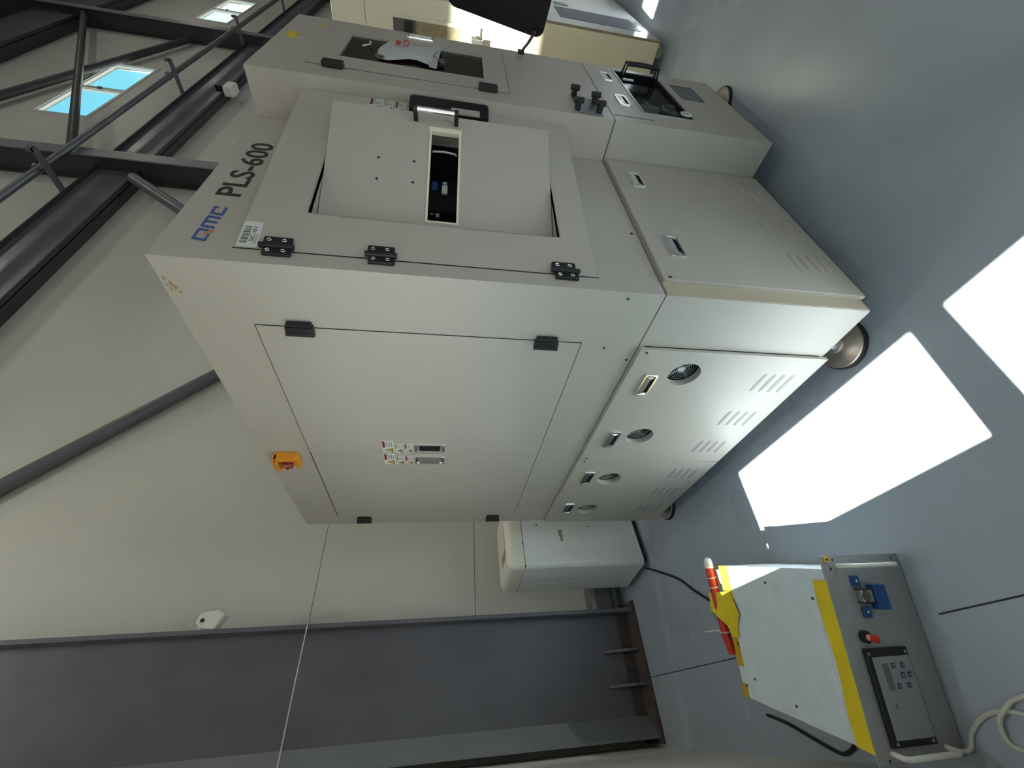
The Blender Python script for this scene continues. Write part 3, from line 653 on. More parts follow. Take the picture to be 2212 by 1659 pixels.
# barcode label
mb = MB()
def drect(i, u0, u1, z0, z1, o_): mb.m(i).add([dpt(u0, o_, z0), dpt(u1, o_, z0), dpt(u1, o_, z1), dpt(u0, o_, z1)], [(0, 1, 2, 3)])
mb.m(0).add([dpt(u, n_, z) for n_ in (0, 0.0008) for u, z in ((0.007, 1.862), (0.099, 1.866), (0.100, 1.910), (0.007, 1.910))], [(4, 5, 6, 7), (0, 1, 5, 4), (1, 2, 6, 5), (2, 3, 7, 6), (3, 0, 4, 7)])
u = 0.018
for k, w_ in enumerate((1, 2, 1, 1, 3, 1, 2, 2, 1, 1, 2, 1, 3, 1, 1, 2)):
    drect(1 if k % 3 else 2, u, u + 0.0014 * w_, 1.888, 1.905, 0.0010); u += 0.0014 * w_ + 0.0019
mb.m(1); put_text(mb, 'SC-01', lambda x, y, z: dpt(0.026 + 0.054 * x, 0.0009 + 0.0003 * z, 1.8745 + 0.0100 * y))
for k in range(6): drect(2, 0.020 + 0.006 * k, 0.024 + 0.006 * k, 1.8685, 1.8715, 0.0010)
mb.build('barcode_label', ['label_white', 'ink', 'ink_grey'], door)
# leaf hinges with screws
def leaf_hinge(z, flip):
    x0, x1 = 0.030, 0.094; s = 1 if flip else -1
    h_ = MB().box(0.030, 0.061, -0.010, 0, z - 0.036, z + 0.030).build('hinge', 'black', mc, bevel=0.003)
    MB(TD).box(0.006, 0.040, -0.011, 0.0, z - 0.032, z + 0.036).build('hinge_leaf', 'black', h_, bevel=0.003)
    MB().cyl((0.059, -0.012, z - 0.040), (0.059, -0.012, z + 0.040), 0.0075, n=14).build('hinge_pin', 'black', h_, smooth=True)
    for x, y, zz in ((0.044, -0.010, z - 0.018), (0.044, -0.010, z + 0.018), (0.080, -0.0145, z - 0.014), (0.080, -0.0145, z + 0.022)):
        m_ = MB(); m_.m(0).torus((x, y - 0.0006, zz), (0, 1, 0), 0.0048, 0.0012, 16, 6).m(1).cyl((x, y, zz), (x, y - 0.0006, zz), 0.0042, n=12); m_.build('screw', ['chrome', 'ink'], h_)
leaf_hinge(1.812, 1); leaf_hinge(1.562, 1); leaf_hinge(1.068, 0)
# lettering and logo on the head strip
mb = MB(); put_text(mb, 'PLS-600', lambda x, y, z: (0.292 + 0.346 * x, -0.0012 * z, 1.969 + 0.066 * y), off=0.012); mb.build('model_lettering', 'ink', mc)
mb = MB()
LX, LZ, LS, LH_ = 0.070, 1.980, 0.0495, 0.034
def lq(i, pts): mb.m(i).add([(LX + LS * (x + 0.10 * y), -0.0009 - 0.0002 * i, LZ + LH_ * y) for x, y in pts], [list(range(len(pts)))])
def bar(x0, x1, y0, y1, i=0): lq(i, [(x0, y0), (x1, y0), (x1, y1), (x0, y1)])
bar(0.0, 1.0, 0.80, 1.0); bar(0.0, 0.20, 0.0, 0.80); bar(0.20, 0.62, 0.0, 0.18); bar(0.80, 1.0, 0.25, 0.80)
lq(1, [(0.48, 0.42), (0.66, 0.50), (1.12, -0.04), (0.86, -0.06)])
bar(1.14, 1.34, 0.0, 1.0); bar(1.34, 2.22, 0.80, 1.0); bar(1.60, 1.78, 0.0, 0.80); bar(2.04, 2.24, 0.0, 0.80)
bar(2.40, 2.60, 0.0, 1.0); bar(2.60, 3.20, 0.80, 1.0); bar(2.60, 3.24, 0.0, 0.20); bar(3.02, 3.20, 0.62, 0.80)
mb.build('brand_logo', ['logo_blue', 'logo_orange'], mc)

# --- console column at the right of the front
mb = MB(); Y0 = -P
KX0, KX1, KZ0, KZ1 = 1.095, 1.415, 1.276, 1.826
for u0, u1, z0, z1 in ((W, KX0, ZS + G, ZT + 0.003), (KX1, W2, ZS + G, ZT + 0.003), (KX0, KX1, ZS + G, KZ0), (KX0, KX1, KZ1, ZT + 0.003)): mb.box(u0, u1, Y0, -0.0005, z0, z1)
mb.build('console_upper', 'paint', mc)
VX0, VX1, VZ0, VZ1 = 0.985, 1.555, 0.402, 0.624
mb = MB()
for u0, u1, z0, z1 in ((W, VX0, ZB, ZS - G), (VX1, W2, ZB, ZS - G), (VX0, VX1, ZB, VZ0), (VX0, VX1, VZ1, ZS - G)): mb.box(u0, u1, Y0, -0.0005, z0, z1)
mb.box(W, W2, -0.0006, 0.0, ZB, ZS - G); mb.build('console_lower', 'paint', mc)
MB().box(W + 0.004, W2 - 0.004, Y0 + 0.002, -0.001, ZS - G, ZS + G).build('seam_filler', 'ink', mc)
cd = MB()
for u0, u1, z0, z1 in ((0.972, KX0, 1.182, 1.914), (KX1, 1.562, 1.182, 1.914), (KX0, KX1, 1.182, KZ0), (KX0, KX1, KZ1, 1.914)): cd.box(u0, u1, Y0 - 0.003, Y0, z0, z1)
cdo = cd.build('console_door', 'paint', mc)
MB().frame('y', Y0 - 0.0008, Y0 + 0.0005, 0.969, 1.565, 1.179, 1.917, 0.004).build('door_gap', 'ink', cdo)
MB().box(KX0, KX1, Y0 + 0.004, Y0 + 0.008, KZ0, KZ1).build('window_pane', 'dark_glass', cdo)
MB().box(KX0 + 0.01, KX1 - 0.01, Y0 + 0.10, Y0 + 0.105, KZ0, KZ1).build('pane_backing', 'void', cdo)
def con_hinge(z):
    h_ = MB().box(0.945, 0.985, Y0 - 0.020, Y0, z - 0.036, z + 0.036).build('hinge', 'black', cdo, bevel=0.003)
con_hinge(1.822); con_hinge(1.266)
pull_mesh(MB(), lambda u, w, o_: (1.528 - w, Y0 - 0.003 - o_, 1.550 + u), 0.060, 0.020, False).build('pull_handle', ['chrome', 'void'], cdo)
# paper note taped into the window
pap = MB(); N = 10; M_ = 6; vs = []
for i in range(N + 1):
    for j in range(M_ + 1):
        u_ = i / N; v_ = j / M_; x = 1.128 + 0.275 * u_ - 0.012 * math.sin(3 * v_); z = 1.470 + 0.215 * v_ + 0.012 * math.sin(u_ * 5)
        y = Y0 - 0.006 - 0.018 * math.sin(math.pi * u_) * (0.6 + 0.4 * math.sin(4 * v_))
        if u_ < 0.35: x += 0.10 * max(0, 0.8 - abs(v_ - 0.42) * 2) * (0.35 - u_) / 0.35
        vs.append((x, y, z))
pap.add(vs, [(i * (M_ + 1) + j, (i + 1) * (M_ + 1) + j, (i + 1) * (M_ + 1) + j + 1, i * (M_ + 1) + j + 1) for i in range(N) for j in range(M_)])
pn = pap.build('paper_note', 'paper', cdo, smooth=True)
rk = MB()
for x0, z0, x1, z1 in ((1.268, 1.632, 1.318, 1.636), (1.268, 1.632, 1.270, 1.614), (1.292, 1.634, 1.294, 1.616), (1.318, 1.636, 1.318, 1.616), (1.30, 1.606, 1.345, 1.604), (1.345, 1.604, 1.350, 1.590), (1.262, 1.600, 1.285, 1.586), (1.285, 1.586, 1.33, 1.584)):
    rk.tube([(x0, Y0 - 0.0262, z0), (x1, Y0 - 0.0262, z1)], 0.0022, 5)
rk.build('red_writing', 'red', pn)
def strip(pts, w_, name, m_, par):
    s_ = MB()
    for (x0, z0), (x1, z1) in zip(pts[:-1], pts[1:]):
        d = Vector((x1 - x0, z1 - z0)).normalized(); nn = Vector((-d.y, d.x)) * w_ / 2
        s_.add([(x0 + nn.x, Y0 - 0.012, z0 + nn.y), (x1 + nn.x, Y0 - 0.010, z1 + nn.y), (x1 - nn.x, Y0 - 0.008, z1 - nn.y), (x0 - nn.x, Y0 - 0.009, z0 - nn.y)], [(0, 1, 2, 3)])
    return s_.build(name, m_, par)
strip([(1.095, 1.478), (1.25, 1.474), (1.41, 1.468)], 0.030, 'clear_tape', 'paper', pn)
strip([(1.120, 1.690), (1.150, 1.672), (1.170, 1.700)], 0.028, 'foil_tape', 'foil', pn)
strip([(1.185, 1.452), (1.215, 1.446), (1.235, 1.458)], 0.030, 'foil_tape', 'foil', pn)
strip([(1.24, 1.76), (1.29, 1.735), (1.33, 1.742)], 0.008, 'loose_tape', 'label_white', pn)
# yellowed tape remains on the console head
for x, z, w_, h_ in ((1.27, 2.028, 0.040, 0.016), (1.30, 2.047, 0.028, 0.014), (1.49, 1.956, 0.018, 0.010)):
    MB().prism([(x - w_, z - h_ * .6), (x + w_ * .8, z - h_), (x + w_, z + h_ * .5), (x - w_ * .7, z + h_)], 'y', Y0 - 0.0008, Y0).build('tape_remnant', 'warn_yellow', mc)
for x, z, w_, h_ in ((1.255, 1.999, 0.003, 0.012), (1.60, 2.02, 0.002, 0.03)):
    MB().box(x - w_, x + w_, Y0 - 0.0008, Y0, z - h_, z + h_).build('bare_scratch', 'label_white', mc)
# key/pendant holder
kh = MB().box(0.872, 1.045, Y0 - 0.004, Y0, 0.826, 0.922).build('holder_plate', 'grey_plate', mc, bevel=0.0015)
for x, z in ((1.052, 0.915), (0.905, 0.925), (0.905, 0.838), (1.00, 0.838)):
    MB().box(x - 0.020, x + 0.012, Y0 - 0.040, Y0 - 0.003, z - 0.009, z + 0.009).cyl((x - 0.006, Y0 - 0.034, z - 0.018), (x - 0.006, Y0 - 0.034, z + 0.018), 0.011, n=12).build('holder_clip', 'black', kh, bevel=0.002)
# valve recess of the lower console
MB().box(VX0, VX1, -0.006, -0.002, VZ0, VZ1).frame('y', Y0 + 0.002, -0.005, VX0, VX1, VZ0, VZ1, 0.002).build('recess_shade_sheet', 'void', mc)  # black sheets added to paint the inside of the recess dark
vr = MB().frame('y', Y0 - 0.003, Y0, VX0 - 0.006, VX1 + 0.006, VZ0 - 0.006, VZ1 + 0.006, 0.007).build('recess_rim', 'steel', mc)
for x in (1.09, 1.20, 1.31):
    MB().cyl((x, -0.075, 0.43), (x, -0.075, 0.60), 0.022, n=18).build('filter_bowl', 'ink_grey', vr, smooth=True)
MB().tube([(1.02, -0.06, 0.585), (1.2, -0.06, 0.60), (1.45, -0.06, 0.60), (1.52, -0.06, 0.56)], 0.010, 10).build('air_pipe', 'steel', vr, smooth=True)
MB().tube([(1.02, -0.06, 0.44), (1.25, -0.06, 0.425), (1.5, -0.06, 0.43)], 0.008, 10).build('air_pipe', 'ink_grey', vr, smooth=True)
MB().rrect('y', Y0 + 0.012, Y0 + 0.015, 1.000, 1.420, 0.412, 0.600, 0.02).build('clear_cover', 'clear_plastic', vr)
MB().torus((1.07, Y0 - 0.004, 0.470), (0, 1, 0), 0.045, 0.006, 24, 8, a0=-0.6, a1=3.6).build('clear_tube', 'clear_plastic', vr, smooth=True)
MB().torus((1.03, Y0 - 0.006, 0.425), (0, 1, 0), 0.020, 0.005, 18, 8).build('clear_tube', 'label_white', vr, smooth=True)
MB().box(1.395, 1.412, Y0 - 0.010, Y0 - 0.004, 0.560, 0.600).cyl((1.404, Y0 - 0.010, 0.602), (1.404, Y0 - 0.004, 0.602), 0.012).build('white_tag', 'white_plastic', vr, bevel=0.002)
bh = MB().tube([(1.53, Y0 - 0.003, 0.585), (1.53, Y0 - 0.045, 0.580), (1.53, Y0 - 0.048, 0.50), (1.53, Y0 - 0.045, 0.420), (1.53, Y0 - 0.003, 0.415)], 0.007, 8).build('valve_handle', 'black', vr, smooth=True)
MB().tube([(1.49, Y0 - 0.003, 0.585), (1.49, Y0 - 0.045, 0.580), (1.49, Y0 - 0.048, 0.50), (1.49, Y0 - 0.045, 0.420), (1.49, Y0 - 0.003, 0.415)], 0.006, 8).build('valve_handle', 'black', vr, smooth=True)
MB().tube([(1.53, Y0 - 0.047, 0.50), (1.49, Y0 - 0.047, 0.50)], 0.006, 8).build('handle_bridge', 'black', vr, smooth=True)
px = pull_mesh(MB(), lambda u, w, o_: (u, Y0 - o_, w), 0.060, 0.025).build('pull_handle', ['chrome', 'void'], mc); px.location = (1.097, 0, 0.691)
o = px.copy(); COL.objects.link(o); o.parent = mc; o.location = (1.418, 0, 0.690)
MB().box(1.268, 1.455, Y0 - 0.001, Y0 + 0.0005, 0.244, 0.350).frame('y', Y0 - 0.003, Y0, 1.264, 1.459, 0.240, 0.354, 0.005).build('grey_window', 'grey_dark_panel', mc)
MB().box(0.910, 0.914, Y0 - 0.0008, Y0, 0.60, 0.772).build('panel_gap', 'ink', mc)
# levelling feet
def foot(x, y, lab=None):
    f_ = MB().lathe([(0.088, 0), (0.089, 0.010), (0.086, 0.016)], (x, y, 0), (x, y, 1), 40).build('levelling_foot', 'rubber', mc, smooth=True)
    MB().lathe([(0.085, 0.014), (0.083, 0.022), (0.074, 0.026), (0.034, 0.038), (0.033, 0.048), (0.016, 0.050)], (x, y, 0), (x, y, 1), 40).build('foot_disc', 'foot_metal', f_, smooth=True)
    MB().cyl((x, y, 0.048), (x, y, 0.066), 0.026, n=6).build('foot_nut', 'chrome', f_)
    MB().cyl((x, y, 0.06), (x, y, ZB + 0.01), 0.012, n=14).build('foot_stem', 'steel', f_, smooth=True)
for x, y in ((0.046, 0.186), (0.062, 1.610), (1.535, -0.085), (1.50, 1.58)): foot(x, y)

# ------------------------------------------------------------------ rack control unit on the floor
RA, RH, RWD, RD, RBW, ROF = 0.2927, 0.275, 0.492, 0.495, 0.433, 0.035
rk_ = thing('rack_unit', 'white rack control unit with grey front panel and yellow tape edges on the floor', 'control unit', (-0.587, 0.453, 0), -RA)
MB().box(-ROF - RBW, -ROF, 0.004, RD, 0.012, RH - 0.004).build('case', 'rack_white', rk_, bevel=0.003)
MB().box(-RWD, 0, -0.004, 0.002, 0.004, RH).build('front_panel', 'rack_panel', rk_, bevel=0.0012)
# lid outline and screws
ld = MB().rrect('z', RH - 0.0042, RH - 0.0025, -0.445, -0.078, 0.055, 0.425, 0.03).build('lid_plate', 'rack_white', rk_, bevel=0.0008)
for x, y in ((-0.085, 0.253), (-0.118, 0.066), (-0.431, 0.241), (-0.399, 0.415), (-0.30, 0.47), (-0.43, 0.468)):
    MB().cyl((x, y, RH - 0.0045), (x, y, RH - 0.0012), 0.0045, n=10).build('screw', 'steel_dark', rk_)
# tapes
tp = MB(); n_ = 12; vs = []
for i in range(n_ + 1):
    a = i / n_; x = -0.066 - 0.402 * a; vs += [(x, 0.048 + 0.004 * math.sin(9 * a), RH - 0.0016), (x, 0.004, RH + 0.0008), (x, -0.0030 + 0.001 * math.sin(17 * a), RH + 0.0008)]
tp.add(vs, [f for i in range(n_) for f in ((i * 3, i * 3 + 3, i * 3 + 4, i * 3 + 1), (i * 3 + 1, i * 3 + 4, i * 3 + 5, i * 3 + 2))]); tp.build('yellow_tape', 'tape_yellow', rk_)
MB().box(-0.150, -0.036, RD - 0.050, RD + 0.001, RH - 0.0042, RH - 0.002).box(-0.150, -0.036, RD - 0.001, RD + 0.0012, RH - 0.05, RH - 0.003).build('yellow_tape', 'tape_yellow', rk_)
MB().box(-0.372, -0.25, RD - 0.030, RD + 0.001, RH - 0.0042, RH - 0.002).box(-0.372, -0.25, RD - 0.001, RD + 0.0012, RH - 0.07, RH - 0.003).build('yellow_tape', 'tape_orange', rk_)
MB().box(-0.468, -0.425, RD - 0.028, RD + 0.001, RH - 0.0042, RH - 0.002).box(-0.468, -0.425, RD - 0.001, RD + 0.0012, RH - 0.07, RH - 0.003).build('yellow_tape', 'tape_orange', rk_)
# crumpled tape flap holding the tube
cf = [(-0.125, 0.455, 0.004), (-0.135, 0.560, 0.026), (-0.200, 0.562, 0.027), (-0.182, 0.462, 0.010), (-0.196, 0.415, 0.012), (-0.240, 0.448, 0.004), (-0.275, 0.450, 0.003), (-0.285, 0.486, 0.004), (-0.245, 0.500, 0.012)]
vs = [(x, y, RH - 0.004 + z) for x, y, z in cf]
MB().add(vs, [(0, 1, 2, 3), (3, 2, 8, 5), (0, 3, 4), (3, 5, 4), (5, 8, 7, 6)]).build('tape_flap', 'tape_yellow', rk_)
# red tube with white cap and cable ties
tb = MB(); tp_ = [(-0.030, 0.540, RH + 0.012), (-0.11, 0.538, RH + 0.008), (-0.20, 0.538, RH + 0.002), (-0.29, 0.540, RH - 0.008), (-0.345, 0.536, RH - 0.020)]
rt = tb.tube(tp_, 0.0165, 16).build('red_tube', 'red_tube', rk_, smooth=True)
MB().lathe([(0.004, 0), (0.013, 0.12), (0.0165, 0.4), (0.0168, 0.7), (0.0175, 0.72), (0.0175, 1.0)], (-0.005, 0.5405, RH + 0.0125), (-0.045, 0.540, RH + 0.0115), 18).build('tube_cap', 'white_plastic', rt, smooth=True)
for x, y, z in ((-0.080, 0.539, RH + 0.010), (-0.115, 0.538, RH + 0.008), (-0.272, 0.540, RH - 0.006)):
    MB().torus((x, y, z), (1, 0.02, 0.2), 0.0178, 0.0018, 18, 6).build('cable_tie', 'white_plastic', rt, smooth=True)
MB().tube([(-0.272, 0.556, RH - 0.006), (-0.278, 0.61, RH - 0.002), (-0.292, 0.675, RH - 0.004)], 0.0026, 6).build('tie_tail', 'white_plastic', rt)
MB().lathe([(0.004, 0), (0.013, 0.25), (0.014, 0.7), (0.006, 1.0)], (-0.232, 0.552, RH - 0.004), (-0.212, 0.596, RH - 0.004), 14).build('clamp_knob', 'ink_grey', rt, smooth=True)
MB().box(-0.10, -0.05, RD + 0.001, 0.522, RH - 0.012, RH - 0.002).build('tube_bracket', 'tape_tan', rk_)
# front panel fittings: coordinates are distance from the right edge (a) and height
def fb(a0, a1, z0, z1, y0, y1, mb_=None): return (mb_ or MB()).box(-a1, -a0, y0, y1, z0, z1)
for a in (0.028, 0.468):
    h_ = MB().tube([(-a, -0.004, 0.226), (-a, -0.036, 0.226), (-a, -0.042, 0.215), (-a, -0.042, 0.070), (-a, -0.036, 0.058), (-a, -0.004, 0.058)], 0.0065, 10).build('rack_handle', 'white_plastic', rk_, smooth=True)
fb(0.0, 0.03, 0.02, 0.255, -0.0048, -0.004).build('edge_strip', 'panel_grey', rk_)
bg_ = fb(0.080, 0.144, 0.112, 0.150, -0.030, -0.004).build('blue_switch_guard', 'blue', rk_, bevel=0.002)
for a, z in ((0.070, 0.184), (0.150, 0.176)):
    fb(a - 0.014, a + 0.014, z - 0.012, z + 0.012, -0.012, -0.004).build('guard_tab', 'blue', bg_, bevel=0.0015)
    MB().lathe([(0.004, 0), (0.004, 0.6), (0.002, 1)], (-a, -0.012, z), (-a, -0.015, z), 10).build('tab_screw', 'chrome', bg_)
    fb(a - 0.004, a + 0.004, 0.150, z - 0.008, -0.010, -0.004).build('guard_arm', 'ink_grey', bg_)
fb(0.090, 0.128, 0.150, 0.186, -0.022, -0.004).build('switch_body', 'rack_panel', bg_, bevel=0.004)
for a in (0.090, 0.124): fb(a, a + 0.003, 0.150, 0.192, -0.026, -0.004).build('guard_arm', 'ink', bg_)
MB().cyl((-0.109, -0.022, 0.176), (-0.109, -0.024, 0.176), 0.014).build('key_hole', 'rust', bg_)
kb = MB().cyl((-0.210, -0.004, 0.207), (-0.210, -0.014, 0.207), 0.016, n=24).build('pilot_knob', 'black', rk_, smooth=True)
MB().lathe([(0.006, 0), (0.008, 0.4), (0.006, 0.9), (0.002, 1.0)], (-0.210, -0.012, 0.205), (-0.212, -0.022, 0.202), 16).build('red_tip', 'pink', kb, smooth=True)
MB().lathe([(0.0085, 0), (0.0105, 0.3), (0.0105, 0.8), (0.006, 1.0)], (-0.2125, -0.018, 0.1985), (-0.2135, -0.036, 0.1945), 16).build('red_tip_cap', 'red', kb, smooth=True)
cp = fb(0.238, 0.456, 0.090, 0.226, -0.014, -0.004).build('control_panel', 'black', rk_, bevel=0.002)
fb(0.258, 0.440, 0.094, 0.212, -0.0155, -0.013).build('panel_face', 'panel_grey', cp)
fb(0.273, 0.335, 0.169, 0.188, -0.0162, -0.015).build('display', 'lcd', cp)
for a, z in ((0.279, 0.154), (0.279, 0.124), (0.302, 0.131), (0.302, 0.110), (0.326, 0.153), (0.325, 0.122)):
    b_ = fb(a - 0.0062, a + 0.0062, z - 0.0062, z + 0.0062, -0.0172, -0.015).build('button', 'button_blue', cp, bevel=0.0008)
    fb(a - 0.003, a + 0.003, z - 0.003, z + 0.003, -0.0176, -0.017).build('button_symbol', 'ink_grey', b_)
mb = MB(); put_text(mb, 'VA', lambda x, y, z: (-0.376 + 0.012 * (1 - (1 - x)), -0.0155 - 0.0004 * z, 0.176 + 0.009 * y)); mb.build('panel_lettering', 'ink', cp)
for a, z in ((0.249, 0.218), (0.249, 0.100), (0.447, 0.212), (0.447, 0.102)):
    MB().cyl((-a, -0.0142, z), (-a, -0.0152, z), 0.004, n=12).build('panel_screw', 'steel', cp)
yl = fb(0.003, 0.017, 0.246, 0.266, -0.0052, -0.004).build('yellow_sticker', 'warn_yellow', rk_)
mb = MB(); 
for q in ((0.006, 0.014, 0.250, 0.252), (0.009, 0.011, 0.250, 0.262), (0.006, 0.014, 0.257, 0.259)): fb(*q, -0.0056, -0.005, mb)
mb.build('sticker_symbol', 'ink', yl)
for a, z in ((0.012, 0.236), (0.036, 0.250), (0.012, 0.03), (0.48, 0.03), (0.482, 0.24)):
    MB().cyl((-a, -0.004, z), (-a, -0.0048, z), 0.0035, n=10).build('mount_hole', 'ink', rk_)

# ------------------------------------------------------------------ white rounded cabinet behind the machine
CA = math.radians(9)
cb = thing('equipment_cabinet', 'white rounded-edge appliance cabinet on casters between machine and steel column', 'cabinet', (-0.165, 2.005, 0), CA)
def rounded_body(x0, x1, y0, y1, z0, z1, r, name, m_, topr=None):
    N = 6; prof = [(0, z0)]
    if topr:
        for i in range(N + 1): a = math.pi / 2 * i / N; prof.append((topr * (1 - math.cos(a)), z1 - topr + topr * math.sin(a)))
    else: prof.append((0, z1))
    vs = []; fs = []; rings = []
    for ins, z in prof:
        pts = []; rr = max(r - ins * 0.5, 0.004)
        for cx, cy, st in ((x1 - ins - rr, y1 - ins - rr, 0), (x0 + ins + rr, y1 - ins - rr, 90), (x0 + ins + rr, y0 + ins + rr, 180), (x1 - ins - rr, y0 + ins + rr, 270)):
            for i in range(N + 1): t_ = math.radians(st + 90 * i / N); pts.append((cx + rr * math.cos(t_), cy + rr * math.sin(t_), z))
        rings.append(pts)
    n_ = len(rings[0]); vs = [p for r_ in rings for p in r_]
    for k in range(len(rings) - 1):
        for i in range(n_): j = (i + 1) % n_; fs.append((k * n_ + i, k * n_ + j, (k + 1) * n_ + j, (k + 1) * n_ + i))
    fs.append(list(range(n_ - 1, -1, -1))); fs.append([(len(rings) - 1) * n_ + i for i in range(n_)])
    return MB().add(vs, fs).build(name, m_, cb, smooth=True)
rounded_body(0, 0.46, 0, 0.40, 0.045, 0.838, 0.035, 'case', 'cabinet_white')
rounded_body(-0.001, 0.461, -0.001, 0.401, 0.842, 0.952, 0.036, 'top_cap', 'cabinet_cap', topr=0.045)
MB().box(0.006, 0.455, 0.006, 0.394, 0.836, 0.844).build('cap_joint', 'black_soft', cb)
MB().box(0.03, 0.43, 0.02, 0.38, 0.03, 0.05).build('base_frame', 'black_soft', cb)
MB().box(0.20, 0.245, -0.0015, 0.0005, 0.565, 0.590).box(0.165, 0.20, -0.0015, 0.0005, 0.568, 0.586).build('tape_piece', 'tape_tan', cb)
MB().box(0.085, 0.30, 0.05, 0.06, 0.9505, 0.9535).box(0.09, 0.15, 0.06, 0.20, 0.9505, 0.9535).build('top_sticker', 'tape_tan', cb)
for x, z in ((0.28, 0.735), (0.265, 0.375), (0.16, 0.845)): MB().cyl((x, 0.001, z), (x, -0.002, z), 0.005, n=10).build('screw', 'black', cb)
MB().cyl((0.001, 0.20, 0.50), (-0.002, 0.20, 0.50), 0.005, n=10).build('screw', 'steel_dark', cb)
MB().box(-0.0006, 0.0004, 0.199, 0.201, 0.50, 0.82).build('side_joint', 'panel_grey', cb)
for x, y in ((0.05, 0.06), (0.41, 0.06), (0.05, 0.34), (0.41, 0.34)):
    c_ = MB().cyl((x - 0.008, y, 0.018), (x + 0.008, y, 0.018), 0.018, n=16).build('caster', 'rubber', cb, smooth=True)
    MB().box(x - 0.012, x + 0.012, y - 0.012, y + 0.012, 0.024, 0.034).build('caster_fork', 'steel', c_)

# ------------------------------------------------------------------ second machine in the background
s2 = thing('second_machine', 'cream machine cabinet with white front and sunlit side, standing on casters', 'machine', (2.48, -0.15, 0))
q0 = Vector((2.48, -0.15, 0)); T = Matrix.Translation(-q0)
MB(T).box(2.49, 4.5, -0.14, 1.3, 0.07, 0.918).build('lower_case', 'cream2', s2)
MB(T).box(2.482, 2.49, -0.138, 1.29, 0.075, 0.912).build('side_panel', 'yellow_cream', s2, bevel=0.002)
MB(T).box(2.482, 4.5, -0.148, 1.3, 0.920, 2.135).build('upper_case', 'cream2', s2, bevel=0.004)
fp = MB(T).box(2.490, 4.49, -0.15, -0.14, 0.075, 0.915).build('front_panel', 'white_gloss', s2, bevel=0.002)
MB(T).box(2.67, 3.02, -0.152, -0.149, 0.155, 0.720).build('front_window', 'grey_dark_panel', fp)
MB(T).box(3.10, 3.18, -0.153, -0.149, 0.60, 0.70).build('front_label', 'ink_grey', fp)
MB(T).box(2.481, 2.489, -0.1505, -0.139, 0.07, 0.918).build('corner_trim', 'tape_tan', s2)
wf = MB(T).frame('x', 2.474, 2.482, -0.055, 0.95, 1.245, 1.795, 0.018).build('window_frame', 'cream2', s2)
MB(T).box(2.478, 2.4815, -0.037, 0.932, 1.263, 1.777).build('window_pane', 'tape_tan', wf)
MB(T).box(2.4775, 2.4825, -0.037, 0.10, 1.64, 1.777).build('window_shade', 'grey_dark_panel', wf)
MB(T).cyl((2.482, -0.005, 1.685), (2.445, -0.005, 1.685), 0.026, n=20).box(2.44, 2.482, -0.03, 0.022, 1.66, 1.71).build('side_knob', 'black', s2, bevel=0.006)
lt = MB(T).box(2.455, 2.482, 0.0, 0.06, 1.22, 1.30).build('latch', 'steel', s2, bevel=0.004)
MB(T).box(2.46, 2.482, -0.015, 0.02, 1.265, 1.30).build('latch_hook', 'chrome', lt, bevel=0.003)
MB(T).box(2.4815, 2.4825, -0.148, 1.2, 1.938, 1.942).build('panel_gap', 'ink_grey', s2)
for x, y in ((2.56, -0.08), (2.54, 0.08), (4.3, -0.08), (2.54, 1.2)):
    c_ = MB(T).cyl((x - 0.014, y, 0.030), (x + 0.014, y, 0.030), 0.030, n=18).build('caster', 'steel', s2, smooth=True)
    MB(T).box(x - 0.018, x + 0.018, y - 0.02, y + 0.02, 0.045, 0.072).build('caster_fork', 'steel_dark', c_)

# ------------------------------------------------------------------ monitor on an arm in front of the console
mon = thing('monitor', 'black flat monitor seen from behind, hung on an arm off the console', 'monitor', (1.114, -0.304, 1.07))
A3 = Vector((1.032 - 1.114, -0.429 + 0.304, 0)).normalized(); N3 = Vector((-A3.y, A3.x, 0))
if N3.dot(Vector((-0.9 - 1.1, -0.67 + 0.3, 0))) < 0: N3 = -N3
U3 = (Vector((0, 0, 1)) - 0.06 * A3 * 0).normalized()
TM = Matrix(((A3.x, -N3.x, 0, 0), (A3.y, -N3.y, 0, 0), (0, 0, 1, 0), (0, 0, 0, 1))) @ Matrix.Rotation(math.radians(-12), 4, 'X')
mb = MB(TM); mb.rrect('y', 0.0, 0.030, -0.005, 0.52, 0.0, 0.37, 0.035); mb.build('back_cover', 'monitor_black', mon, bevel=0.006)
MB(TM).box(0.012, 0.50, 0.030, 0.032, 0.015, 0.355).build('screen', 'dark_glass', mon)
MB(TM).box(0.16, 0.36, -0.012, 0.002, 0.10, 0.28).build('mount_plate', 'black', mon, bevel=0.003)
TL = Matrix.Translation(-Vector((1.114, -0.304, 1.07)))
MB(TL).tube([(1.085, -0.325, 1.105), (1.30, -0.250, 1.095), (1.575, -0.160, 1.085)], 0.006, 10).build('support_arm', 'black', mon, smooth=True)
MB(TL).cyl((1.575, -0.168, 1.085), (1.575, -0.1532, 1.085), 0.016, n=20).build('arm_flange', 'black', mon, smooth=True)

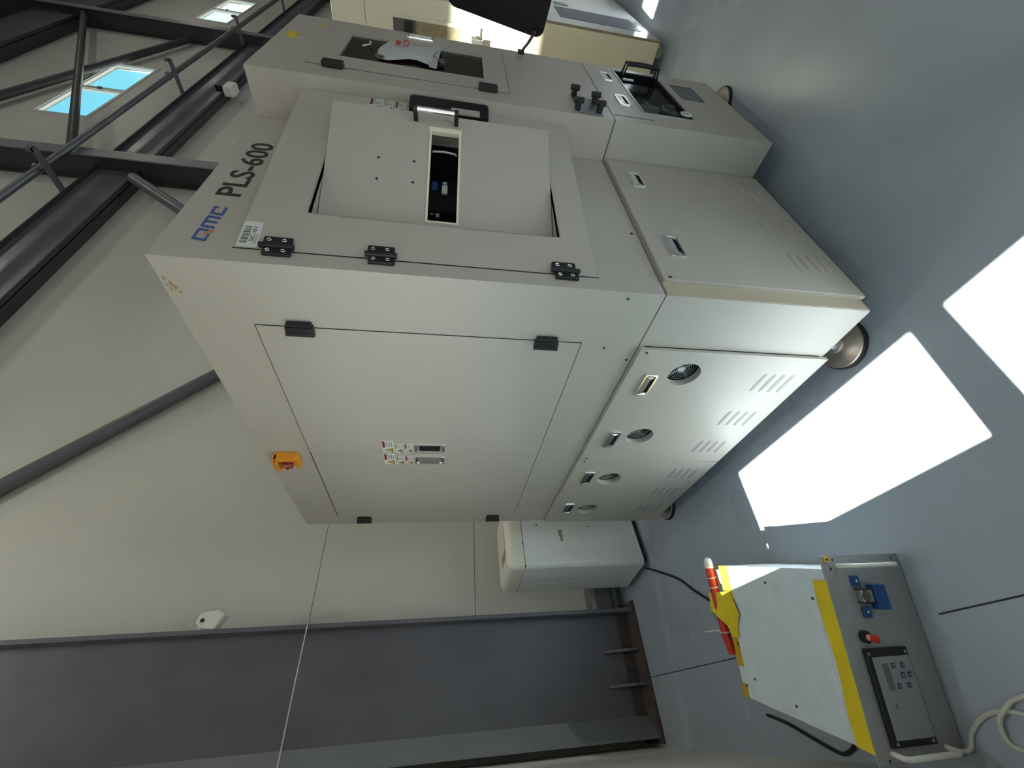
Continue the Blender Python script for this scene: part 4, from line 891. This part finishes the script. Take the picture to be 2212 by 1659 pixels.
# ------------------------------------------------------------------ cables on the floor
def cable(name, pts, r, m_, label, cat='cable'):
    P_ = [Vector(p) for p in pts]; out = []
    for i in range(len(P_) - 1):
        a = P_[max(i - 1, 0)]; b_ = P_[i]; c_ = P_[i + 1]; d = P_[min(i + 2, len(P_) - 1)]
        for k in range(8):
            t_ = k / 8; out.append(0.5 * ((2 * b_) + (c_ - a) * t_ + (2 * a - 5 * b_ + 4 * c_ - d) * t_ ** 2 + (3 * b_ - a - 3 * c_ + d) * t_ ** 3))
    out.append(P_[-1]); l0_ = Vector((P_[0].x, P_[0].y, 0))
    o_ = MB(Matrix.Translation(-l0_)).tube(out, r, 8).build(name, m_, None, smooth=True); o_.location = l0_
    return tag(o_, label, cat)
cable('power_cable', [(-0.182, 2.066, 0.030), (-0.195, 2.04, 0.012), (-0.275, 1.857, 0.007), (-0.341, 1.72, 0.007), (-0.429, 1.60, 0.007), (-0.520, 1.45, 0.007), (-0.575, 1.28, 0.007), (-0.612, 1.12, 0.012), (-0.640, 1.03, 0.08), (-0.646, 0.996, 0.15)], 0.006, 'rubber', 'black power cable running from the white cabinet to the rack unit')
cable('white_cable', [(-1.046, 0.572, 0.045), (-1.046, 0.566, 0.020), (-1.036, 0.558, 0.008), (-1.012, 0.540, 0.006), (-0.982, 0.491, 0.006), (-0.970, 0.442, 0.006), (-0.974, 0.398, 0.006), (-1.0, 0.33, 0.006), (-1.03, 0.38, 0.006), (-1.045, 0.43, 0.006), (-1.030, 0.462, 0.006), (-0.991, 0.449, 0.014), (-0.965, 0.415, 0.014), (-0.945, 0.37, 0.006), (-0.93, 0.20, 0.006), (-1.0, -0.1, 0.006)], 0.0055, 'cable_white', 'white cable looping on the floor in front of the rack unit')
cable('black_cable', [(-0.960, 1.36, 0.006), (-0.989, 1.25, 0.006), (-1.032, 1.14, 0.006), (-1.059, 1.069, 0.006), (-1.070, 1.020, 0.006), (-1.050, 0.957, 0.012), (-1.03, 0.935, 0.03)], 0.006, 'rubber', 'short black cable between the rack unit and the side wall')
